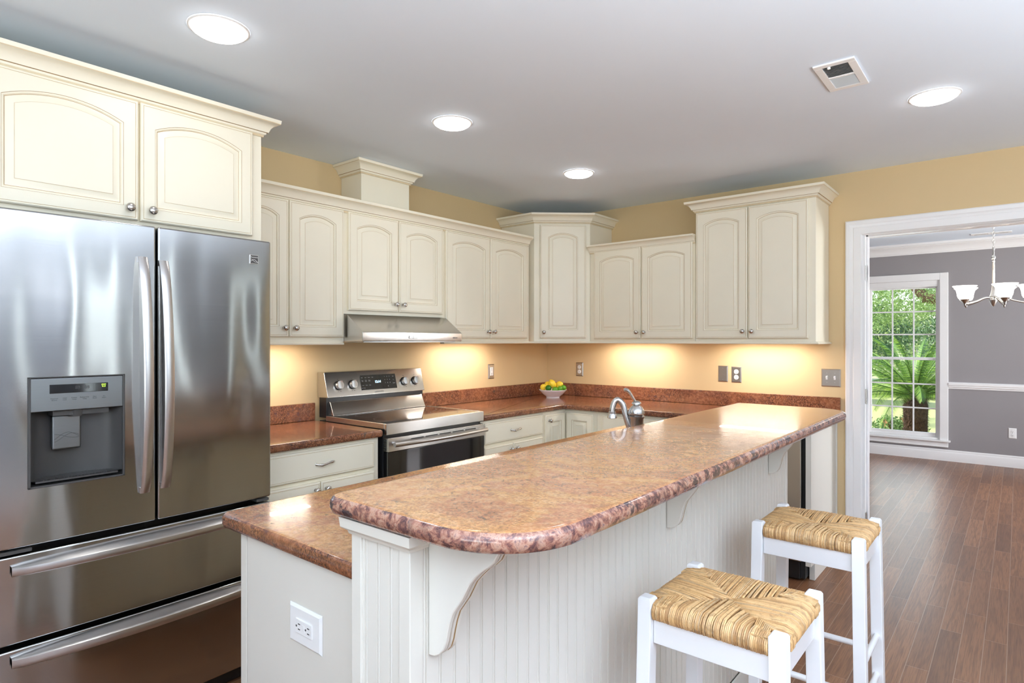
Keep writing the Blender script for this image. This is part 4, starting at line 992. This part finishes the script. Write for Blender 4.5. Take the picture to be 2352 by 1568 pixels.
# ================================================================== ceiling fixtures
def can(x, y, label, z=CZ):
    t = thing('recessed_light', (x, y, z), label, 'ceiling light', 'recessed ceiling lights')
    m = MB(); m.lathe((x, y, z), (0, 0, -1), [(0.098, 0.0005), (0.0975, 0.003), (0.094, 0.005), (0.088, 0.0055), (0.085, 0.003)], 40, cap0=False, cap1=False); m.build('trim_ring', 'trim_white', t, smooth=40)
    m = MB(); m.lathe((x, y, z), (0, 0, -1), [(0.087, 0.001), (0.086, 0.010), (0.074, 0.018), (0.045, 0.024), (0.004, 0.026)], 40, cap0=False); m.build('lens', 'led_lens', t, smooth=60)
    l = light('lamp', 'AREA', (0, 0, 0), (0, 0, 0), 0.8, (0.96, 0.98, 1.0), shape='DISK', size=0.14); l.parent = t; l.location = (0, 0, -0.029)
can(1.097, -3.378, 'recessed ceiling light nearest the refrigerator cabinet')
can(1.070, -2.237, 'recessed ceiling light in front of the hood cabinet')
can(1.045, -1.088, 'recessed ceiling light nearest the corner cabinet')
can(2.912, -1.134, 'recessed ceiling light near the doorway and ceiling vent')
def vent(x0, x1, y0, y1, z, label, alongx=True):
    t = thing('ceiling_vent', ((x0+x1)/2, (y0+y1)/2, z), label, 'vent')
    fw_ = 0.028; m = MB()
    for b in ((x0, x1, y0, y0+fw_), (x0, x1, y1-fw_, y1), (x0, x0+fw_, y0+fw_, y1-fw_), (x1-fw_, x1, y0+fw_, y1-fw_)): m.box(*b, z-0.008, z-0.0005)
    m.build('frame', 'trim_white', t, bevel=0.002)
    m = MB(); m.box(x0+fw_, x1-fw_, y0+fw_, y1-fw_, z-0.0012, z-0.0004); m.build('backing', 'black_matte', t)
    m = MB(); ym = (y0+y1)/2; m.box(x0+fw_, x1-fw_, ym-0.005, ym+0.005, z-0.009, z-0.002)
    k = 10
    for side in (0, 1):
        a, b = (y0+fw_, ym-0.005) if side == 0 else (ym+0.005, y1-fw_)
        for i in range(k):
            yy = a+(b-a)*(i+0.5)/k; s = 1.3 if side == 0 else 0.35
            m.add([(x0+fw_, yy-s*0.0045, z-0.009), (x1-fw_, yy-s*0.0045, z-0.009), (x1-fw_, yy+s*0.0045, z-0.0022), (x0+fw_, yy+s*0.0045, z-0.0022), (x0+fw_, yy-s*0.0045, z-0.0082), (x1-fw_, yy-s*0.0045, z-0.0082), (x1-fw_, yy+s*0.0045, z-0.0014), (x0+fw_, yy+s*0.0045, z-0.0014)], [(0,1,2,3),(7,6,5,4)])
    m.build('louvers', 'trim_white', t)
    m = MB(); m.lathe(((x0+x1)/2-0.02, y0+fw_, z-0.009), (0, 0, -1), [(0.006, 0), (0.006, 0.006), (0.003, 0.008)], 10); m.build('lever', 'trim_white', t)
vent(2.577, 2.722, -1.780, -1.484, CZ, 'white metal air vent in the kitchen ceiling')
vent(2.80, 3.14, 3.78, 3.90, DCZ, 'narrow white air vent in the dining room ceiling')

# ================================================================== fruit bowl
bx, by = 0.262, -0.278
t = tag(bpy.data.objects.new('fruit_bowl', None), 'white footed ceramic bowl in the counter corner holding lemons and limes', 'bowl'); COL.objects.link(t); t.location = (bx, by, 0.9145)
m = MB(); m.lathe((bx, by, 0.9145), (0,0,1), [(0.055, 0), (0.055, 0.006), (0.058, 0.010), (0.085, 0.030), (0.108, 0.056), (0.1145, 0.063), (0.1145, 0.065), (0.108, 0.062), (0.082, 0.036), (0.05, 0.018), (0.004, 0.016)], 40, cap1=True); m.build('bowl', 'ceramic_white', t, smooth=50)
def fruit(name, p, r, el, rot, mat, label, cat):
    m = MB(); prof = []; k = 14
    for i in range(k+1):
        a = math.pi*i/k; rr = r*math.sin(a); h = -r*el*math.cos(a)
        if cat == 'lemon': h += 0.16*r*(abs(math.cos(a))**9)*(-1 if i < k/2 else 1)
        prof.append((max(rr, 1e-4), h))
    m.lathe((0, 0, 0), (0, 0, 1), prof, 20)
    o = m.build(name, mat, smooth=80); o.location = p; o.rotation_euler = rot
    return tag(o, label, cat, 'lemons in the white bowl' if cat == 'lemon' else 'limes in the white bowl')
rtv = Vector((0.771, 0.637, 0)); fwv = Vector((-0.637, 0.771, 0)); C0 = Vector((bx, by, 0.9145))
def fp(r_, f_, z): return C0 + rtv*r_ + fwv*f_ + Vector((0, 0, z))
fruit('lemon', fp(-0.078, -0.012, 0.084), 0.026, 1.15, (R(70), 0, R(60)), 'lemon', 'pale lemon at the far left of the bowl', 'lemon')
fruit('lemon', fp(-0.040, 0.048, 0.100), 0.027, 1.15, (R(80), 0, R(20)), 'lemon', 'lemon at the back of the bowl behind the tallest lemon', 'lemon')
fruit('lemon', fp(-0.006, -0.010, 0.112), 0.028, 1.25, (R(25), R(-20), 0), 'lemon', 'tallest lemon, upright in the middle of the bowl', 'lemon')
fruit('lemon', fp(0.052, 0.020, 0.102), 0.028, 1.15, (R(75), 0, R(100)), 'lemon', 'lemon on the right side with a dark stem spot', 'lemon')
fruit('lime', fp(-0.040, -0.058, 0.080), 0.025, 1.1, (R(80), 0, R(40)), 'lime_dark', 'dark green lime at the left of the bowl front', 'lime')
fruit('lime', fp(0.012, -0.078, 0.070), 0.022, 1.1, (R(80), 0, R(120)), 'lime', 'small yellow-green lime at the front centre of the bowl', 'lime')
fruit('lime', fp(0.050, -0.064, 0.074), 0.022, 1.12, (R(60), 0, R(100)), 'lime', 'green lime right of the small front lime', 'lime')
fruit('lime', fp(0.086, -0.020, 0.080), 0.022, 1.1, (R(60), 0, R(10)), 'lime', 'green lime at the far right rim of the bowl', 'lime')

# ================================================================== rush-seat stools
def make_stool(cx, cy, label):
    t = thing('bar_stool', (cx, cy, 0), label, 'stool', 'rush seat bar stools')
    hw, hd, lg = 0.170, 0.160, 0.036; H = 0.762
    def leg(sx, sy):
        m = MB(); rings = []
        for z, k in ((0.001, 1.0), (H-0.006, 0.0), (H, -0.10)):
            sp_ = 0.012*max(k, 0); ox, oy = cx+sx*(hw-lg/2+sp_), cy+sy*(hd-lg/2+sp_); h = lg/2 - (0.004 if k < 0 else 0)
            rings.append([(ox-h, oy-h, z), (ox+h, oy-h, z), (ox+h, oy+h, z), (ox-h, oy+h, z)])
        m.loops(rings, True, True, True); m.build('leg', 'stool_white', t, bevel=0.003)
    for sx in (-1, 1):
        for sy in (-1, 1): leg(sx, sy)
    ix, iy = hw-lg, hd-lg
    for sy in (-1, 1):
        m = MB(); m.box(cx-ix, cx+ix, cy+sy*(hd-0.022)-0.010, cy+sy*(hd-0.022)+0.010, 0.655, 0.712); m.build('apron', 'stool_white', t, bevel=0.002)
    for sx in (-1, 1):
        m = MB(); m.box(cx+sx*(hw-0.022)-0.010, cx+sx*(hw-0.022)+0.010, cy-iy, cy+iy, 0.655, 0.712); m.build('apron', 'stool_white', t, bevel=0.002)
    for sy, z in ((-1, 0.275), (1, 0.305)):
        m = MB(); m.tube([(cx-hw+0.01, cy+sy*(hd-0.012), z), (cx+hw-0.01, cy+sy*(hd-0.012), z)], 0.010, 12); m.build('rung', 'stool_white', t, smooth=60)
    for sx, z in ((-1, 0.225), (1, 0.225), (1, 0.36), (-1, 0.36)):
        m = MB(); m.tube([(cx+sx*(hw-0.012), cy-hd+0.01, z), (cx+sx*(hw-0.012), cy+hd-0.01, z)], 0.010, 12); m.build('rung', 'stool_white', t, smooth=60)
    m = MB()
    for sx in (-1, 1):
        for sy, z in ((-1, 0.275), (1, 0.305)): m.lathe((cx+sx*(hw-0.001+0.006), cy+sy*(hd-0.016), z), (sx, 0, 0), [(0.006, 0), (0.004, 0.003)], 10)
    m.build('screw_cap', 'plastic_white', t)
    # woven rush: each strand wraps its rail and runs in to the diagonal
    rnd = random.Random(int(cx*1000)+int(-cy*977)); m = MB()
    W_, D_ = hw-0.003, hd-0.003; ZT_ = 0.752; ZB_ = 0.713
    def strands(axis, s):
        L, Dp = (W_, D_) if axis == 'x' else (D_, W_)      # L = half length of rail, Dp = distance of rail from centre
        pitch = 0.0042; n = int(2*(L-0.004)/pitch)
        for i in range(n):
            a = -(L-0.004) + (i+0.5)*2*(L-0.004)/n + rnd.uniform(-0.0006, 0.0006)
            inpost = abs(a) > L-lg+0.002
            out = Dp if not inpost else Dp-lg+0.004
            if inpost and abs(a) > L-lg+0.002 and axis == 'y': continue
            if inpost and axis == 'x': continue
            fr_ = abs(a)/L
            # diagonal with the cross over the long middle
            end = Dp*max(0.0, fr_)*0.98 if axis == 'x' else Dp*fr_*0.98
            if axis == 'x': end = Dp*min(1, fr_*1.02)
            r = 0.0026*rnd.uniform(0.8, 1.25); tw = rnd.uniform(-0.006, 0.006)
            top = ZT_ + 0.004*(1-fr_) + rnd.uniform(-0.0008, 0.0008)
            pth = [(out-0.020, ZB_-0.002), (out-0.004, ZB_+0.002), (out+0.002, ZB_+0.014), (out+0.002, ZT_-0.014), (out-0.006, ZT_-0.003), (out-0.02, top)]
            e = min(end, out-0.024)
            for q in range(1, 5):
                f = q/4; dd = (out-0.02)+(e-(out-0.02))*f; pth.append((dd, top - 0.008*f*f*(1-0.4*fr_) ))
            pth.append((e-0.003, top-0.016))
            P_ = []
            for k_, (d_, z) in enumerate(pth):
                w_ = a + tw*max(0, (k_-4))/7
                P_.append((cx+w_, cy+s*d_, z) if axis == 'x' else (cx+s*d_, cy+w_, z))
            m.tube(P_, r, 5, caps=False)
    for s in (-1, 1): strands('x', s); strands('y', s)
    # corner wraps inside the posts
    for sx in (-1, 1):
        for sy in (-1, 1):
            for i in range(10):
                f = (i+0.5)/10; q = lg*(1-f)
                px_, py_ = cx+sx*(W_-lg+0.001), cy+sy*(D_-lg+0.001)
                a = Vector((cx+sx*(W_-q*0.0-lg*f*0), cy+sy*(D_-lg-0.004*i*0.9-0.001), ZT_-0.004)); b = Vector((cx+sx*(W_-lg-0.004*i*0.9-0.001), cy+sy*(D_-0.003), ZT_-0.004))
                c_ = Vector((px_-sx*(0.004+0.0042*i), py_-sy*(0.004+0.0042*i), ZT_+0.004))
                m.tube([a+Vector((0,0,-0.03)), a, c_, b, b+Vector((0,0,-0.03))] if i > 1 else [a, c_, b], 0.003, 5, caps=False)
    m.box(cx-W_+0.03, cx+W_-0.03, cy-D_+0.03, cy+D_-0.03, ZB_+0.002, ZT_-0.012)
    m.build('rush_seat', 'rush', t, smooth=60)
    return t
make_stool(2.652, -2.853, 'white bar stool with woven rush seat closest to the camera')
make_stool(2.657, -2.045, 'white bar stool with woven rush seat standing nearer the doorway')

# ================================================================== chandelier
cx, cy = 3.03, 2.2
t = thing('chandelier', (cx, cy, 1.67), 'brushed nickel chandelier with glowing white bell shades in the dining room', 'chandelier')
m = MB(); m.lathe((cx, cy, DCZ), (0,0,-1), [(0.06, 0.0), (0.06, 0.008), (0.045, 0.02), (0.012, 0.03)], 24); m.build('ceiling_canopy', 'nickel_pale', t, smooth=40)
m = MB(); z = DCZ-0.03; k = 0
while z > 2.155:
    pts = [];
    for i in range(13):
        a = 2*math.pi*i/12; off = 0.008*math.cos(a); hh = 0.019*math.sin(a)
        pts.append((cx+(off if k % 2 == 0 else 0), cy+(off if k % 2 else 0), z-0.019+hh))
    m.tube(pts, 0.0018, 6, caps=False); z -= 0.031; k += 1
m.build('chain', 'nickel_pale', t, smooth=60)
m = MB(); m.lathe((cx, cy, 0), (0,0,1), [(0.003, 1.665), (0.012, 1.675), (0.028, 1.712), (0.030, 1.718), (0.020, 1.722), (0.020, 1.745), (0.028, 1.750), (0.022, 1.765), (0.014, 1.80), (0.011, 1.85), (0.010, 2.04), (0.013, 2.045), (0.008, 2.05), (0.010, 2.06)], 24)
m.lathe((cx, cy, 2.075), (0,0,1), [(0.004, -0.018), (0.015, -0.010), (0.017, 0), (0.015, 0.010), (0.005, 0.020)], 20); m.lathe((cx, cy, 2.095), (0,0,1), [(0.006, 0), (0.008, 0.02), (0.003, 0.07)], 12)
m.build('column', 'nickel_pale', t, smooth=50)
for i in range(5):
    a = R(1.4 + 72*i); dx_, dy_ = math.cos(a), math.sin(a)
    P_ = [Vector((cx+dx_*r_, cy+dy_*r_, z)) for r_, z in ((0.018, 1.738), (0.07, 1.738), (0.13, 1.712), (0.19, 1.694), (0.225, 1.690), (0.235, 1.698))]
    m = MB(); m.tube(smooth_pts(P_, 4), 0.0065, 10); ar = m.build('arm', 'nickel_pale', t, smooth=60)
    sx, sy = cx+dx_*0.235, cy+dy_*0.235
    m = MB(); m.lathe((sx, sy, 0), (0,0,1), [(0.003, 1.664), (0.008, 1.672), (0.010, 1.684), (0.014, 1.696), (0.032, 1.720), (0.034, 1.724), (0.028, 1.724)], 20); m.build('socket_cup', 'nickel', ar, smooth=40)
    m = MB(); m.lathe((sx, sy, 0), (0,0,1), [(0.026, 1.723), (0.044, 1.732), (0.052, 1.750), (0.057, 1.785), (0.064, 1.812), (0.080, 1.829), (0.087, 1.835), (0.085, 1.838), (0.076, 1.832), (0.060, 1.814), (0.053, 1.786), (0.048, 1.754), (0.040, 1.738), (0.004, 1.733)], 32); m.build('shade', 'shade_glass', ar, smooth=50)
    l = light('bulb', 'POINT', (0, 0, 0), (0, 0, 0), 3.0, (1.0, 0.86, 0.70), shadow_soft_size=0.03); l.parent = t; l.location = (dx_*0.235, dy_*0.235, 0.15)

# ================================================================== garden
GZ = -0.55
def struct_m(name, mb, mat): return struct(mb.build(name, mat, smooth=0))
g = MB(); k = 24
vs = []; fs = []
rg = random.Random(5)
for i in range(k+1):
    for j in range(k+1):
        x = -22+44*i/k; y = YD+0.2+40*j/k; vs.append((x, y, GZ))
for i in range(k):
    for j in range(k):
        a = i*(k+1)+j; fs.append((a, a+k+1, a+k+2, a+1))
g.add(vs, fs); lawn = g.build('lawn', 'lawn_grass', smooth=60); tag(lawn, 'sunlit lawn outside the dining room window', 'lawn', kind='stuff')
g = MB(); g.box(-20, 20, -22, YB-0.14, GZ-0.1, GZ); g.box(XE+0.2, 24, -22, 40, GZ-0.1, GZ-0.02); struct_m('ground', g, 'lawn_grass')
def leaves(mb, blobs, n, size, rnd, mi=0, flat=0.5):
    tot = sum(b[3]*b[4]*b[5] for b in blobs)
    for (x, y, z, a, b, c) in blobs:
        for _ in range(int(n*a*b*c/tot)):
            th = rnd.uniform(0, 2*math.pi); ph = math.acos(rnd.uniform(-1, 1)); rr = rnd.uniform(0.55, 1.0)**0.5
            p = Vector((x+a*rr*math.sin(ph)*math.cos(th), y+b*rr*math.sin(ph)*math.sin(th), z+c*rr*math.cos(ph)))
            s = size*rnd.uniform(0.6, 1.3); e = Euler((rnd.uniform(-1.3, 1.3), rnd.uniform(-1.3, 1.3), rnd.uniform(0, 6.28))).to_matrix()
            q = [e @ Vector(v) for v in ((-s, 0, 0), (0, -s*flat, s*0.15), (s, 0, 0), (0, s*flat, s*0.15))]
            mb.add([p+v for v in q], [(0, 1, 2, 3)], mi)
def shrub(x, y, r, h, label, mat, seed, n=900, size=0.035, flowers=0):
    rnd = random.Random(seed); t = thing('shrub', (x, y, GZ), label, 'shrub', 'shrubs outside the window')
    m = MB()
    for i in range(9):
        a = rnd.uniform(0, 6.28); m.tube([(x, y, GZ), (x+math.cos(a)*r*0.3, y+math.sin(a)*r*0.3, GZ+h*0.4), (x+math.cos(a)*r*0.7, y+math.sin(a)*r*0.7, GZ+h*0.85)], [0.012, 0.008, 0.004], 5)
    m.build('stems', 'bark', t)
    m = MB(); bl = [(x+rnd.uniform(-.5, .5)*r, y+rnd.uniform(-.5, .5)*r, GZ+h*rnd.uniform(0.45, 0.7), r*0.6, r*0.6, h*0.34) for _ in range(6)]; leaves(m, bl, n, size, rnd); m.build('foliage', mat, t, smooth=0)
    if flowers:
        m = MB()
        for _ in range(flowers):
            a = rnd.uniform(0, 6.28); p = (x+math.cos(a)*r*0.75, y-abs(math.sin(a))*r*0.8, GZ+h*rnd.uniform(0.5, 0.95)); leaves(m, [(*p, 0.05, 0.05, 0.05)], 14, 0.03, rnd)
        m.build('blossoms', 'blossom', t, smooth=0)
shrub(1.22, 6.1, 0.52, 0.95, 'flowering shrub at the left below the window, left of the palm trunk', 'shrub_leaves', 11, 3600, 0.026, 5)
shrub(1.70, 7.45, 0.42, 0.75, 'grey-green shrub close against the left side of the palm trunk', 'shrub_leaves', 12, 2600, 0.026, 3)
shrub(2.62, 7.2, 0.45, 0.7, 'pale green shrub to the right of the palm trunk', 'far_leaves', 13, 900, 0.035)
# sago palm
px_, py_ = 2.01, 6.5
t = thing('sago_palm', (px_, py_, GZ), 'sago palm with shaggy brown trunk and feathery fronds outside the window', 'palm')
rnd = random.Random(21); m = MB()
m.lathe((px_, py_, GZ), (0,0,1), [(0.17, 0), (0.155, 0.3), (0.15, 0.7), (0.16, 0.95), (0.12, 1.08), (0.03, 1.14)], 18)
for i in range(3200):
    a = rnd.uniform(0, 6.28); z = GZ+rnd.uniform(0.02, 1.08); r0 = 0.135; o = Vector((px_+math.cos(a)*r0, py_+math.sin(a)*r0, z)); d_ = Vector((math.cos(a)*rnd.uniform(0.03, 0.075), math.sin(a)*rnd.uniform(0.03, 0.075), rnd.uniform(-0.08, 0.06))); s_ = Vector((-math.sin(a), math.cos(a), 0))*0.009
    m.add([o-s_, o+s_, o+d_], [(0, 1, 2)])
m.build('trunk', 'palm_trunk_bark', t, smooth=0)
TOP = Vector((px_, py_, GZ+1.08))
def frond(az, el, L, droop, seed):
    rnd = random.Random(seed); m = MB(); pts = []; k = 22; p = TOP.copy(); e = el
    for i in range(k+1):
        pts.append(p.copy()); e -= droop/k*(0.4+1.6*i/k); p = p + Vector((math.cos(az)*math.cos(e), math.sin(az)*math.cos(e), math.sin(e)))*(L/k)
    m.tube(pts, [0.012*(1-0.75*i/k) for i in range(k+1)], 5, caps=False)
    side = Vector((-math.sin(az), math.cos(az), 0)); nl = 84
    for i in range(7, nl):
        f = i/nl; q = f*k; i0 = min(int(q), k-1); c = pts[i0].lerp(pts[i0+1], q-i0); d_ = (pts[i0+1]-pts[i0]).normalized()
        up = side.cross(d_); ln = 0.145*math.sin(math.pi*min(1, 0.12+f*0.86))**0.6*L/1.2
        for s in (-1, 1):
            tip = c + (side*s*0.72 + d_*0.85 + up*0.35).normalized()*ln + Vector((0, 0, -0.02)); w_ = d_*0.0052
            mid = c.lerp(tip, 0.5)+up*0.01
            m.add([c-w_, c+w_, mid+w_*0.9, mid-w_*0.9, tip], [(0, 1, 2, 3), (3, 2, 4)])
    return m.build('frond', 'palm_green', t, smooth=0)
for i in range(44):
    az = 2*math.pi*i*0.618; lv = i/44; frond(az, R(78-72*lv)+rnd.uniform(-.08, .08), 1.15+0.35*lv*rnd.uniform(.8, 1.1), R(38+22*lv), 100+i)
# trees
def tree(x, y, h, tr, label, mat, seed, blobs, n, size, limbs=(), name='oak_tree', grp='trees beyond the lawn'):
    rnd = random.Random(seed); t = thing(name, (x, y, GZ), label, 'tree', grp)
    m = MB(); m.tube([(x, y, GZ), (x+0.1, y, GZ+h*0.25), (x-0.05, y+0.1, GZ+h*0.5)], [tr*1.3, tr, tr*0.8], 12)
    for lm in limbs: m.tube(smooth_pts([Vector(p) for p in lm[0]], 5), [lm[1]*(1-0.6*i/(5*(len(lm[0])-1))) for i in range(5*(len(lm[0])-1)+1)], 10)
    m.build('trunk', 'bark', t, smooth=60)
    m = MB(); leaves(m, blobs, n, size, rnd); m.build('crown', mat, t, smooth=0)
    return t
tree(3.7, 13.0, 6, 0.28, 'large live oak whose drooping limb crosses the upper window panes', 'oak_leaves', 31,
     [(0.9, 12.2, 3.0, 1.5, 1.3, 1.3), (1.9, 12.6, 3.6, 1.3, 1.2, 0.9), (0.4, 12.0, 2.1, 0.75, 1.0, 0.6), (2.6, 12.4, 3.3, 1.1, 1.2, 0.65), (-0.6, 12.6, 3.4, 1.2, 1.2, 1.2), (3.6, 13, 4.2, 1.8, 1.4, 1.2), (2.9, 12.2, 2.2, 0.5, 0.6, 0.2)], 60000, 0.024,
     [([(3.7, 13.0, 2.6), (2.7, 12.6, 3.0), (2.15, 12.4, 2.45), (1.6, 12.4, 2.35), (1.15, 12.5, 2.9), (0.7, 12.5, 3.6)], 0.17), ([(3.7, 13.0, 2.4), (3.0, 12.8, 2.75), (2.5, 12.5, 2.4), (1.95, 12.4, 2.25), (1.5, 12.4, 2.3)], 0.15)])
tree(-3.4, 17.0, 7, 0.3, 'dense dark tree standing behind the left of the oak', 'dark_leaves', 32, [(-3.4, 17, 3.0, 2.8, 1.2, 2.6), (-1.0, 17, 1.6, 1.9, 1.2, 1.0)], 24000, 0.05, name='shade_tree')
tree(3.2, 21.0, 6, 0.3, 'dark bushy tree behind the right of the palm crown', 'dark_leaves', 33, [(3.2, 21, 1.6, 3.0, 1.2, 1.1), (6, 21, 3.0, 3.0, 1.4, 2.6), (1.2, 21, 1.2, 1.8, 1.2, 0.7)], 24000, 0.05, name='shade_tree')
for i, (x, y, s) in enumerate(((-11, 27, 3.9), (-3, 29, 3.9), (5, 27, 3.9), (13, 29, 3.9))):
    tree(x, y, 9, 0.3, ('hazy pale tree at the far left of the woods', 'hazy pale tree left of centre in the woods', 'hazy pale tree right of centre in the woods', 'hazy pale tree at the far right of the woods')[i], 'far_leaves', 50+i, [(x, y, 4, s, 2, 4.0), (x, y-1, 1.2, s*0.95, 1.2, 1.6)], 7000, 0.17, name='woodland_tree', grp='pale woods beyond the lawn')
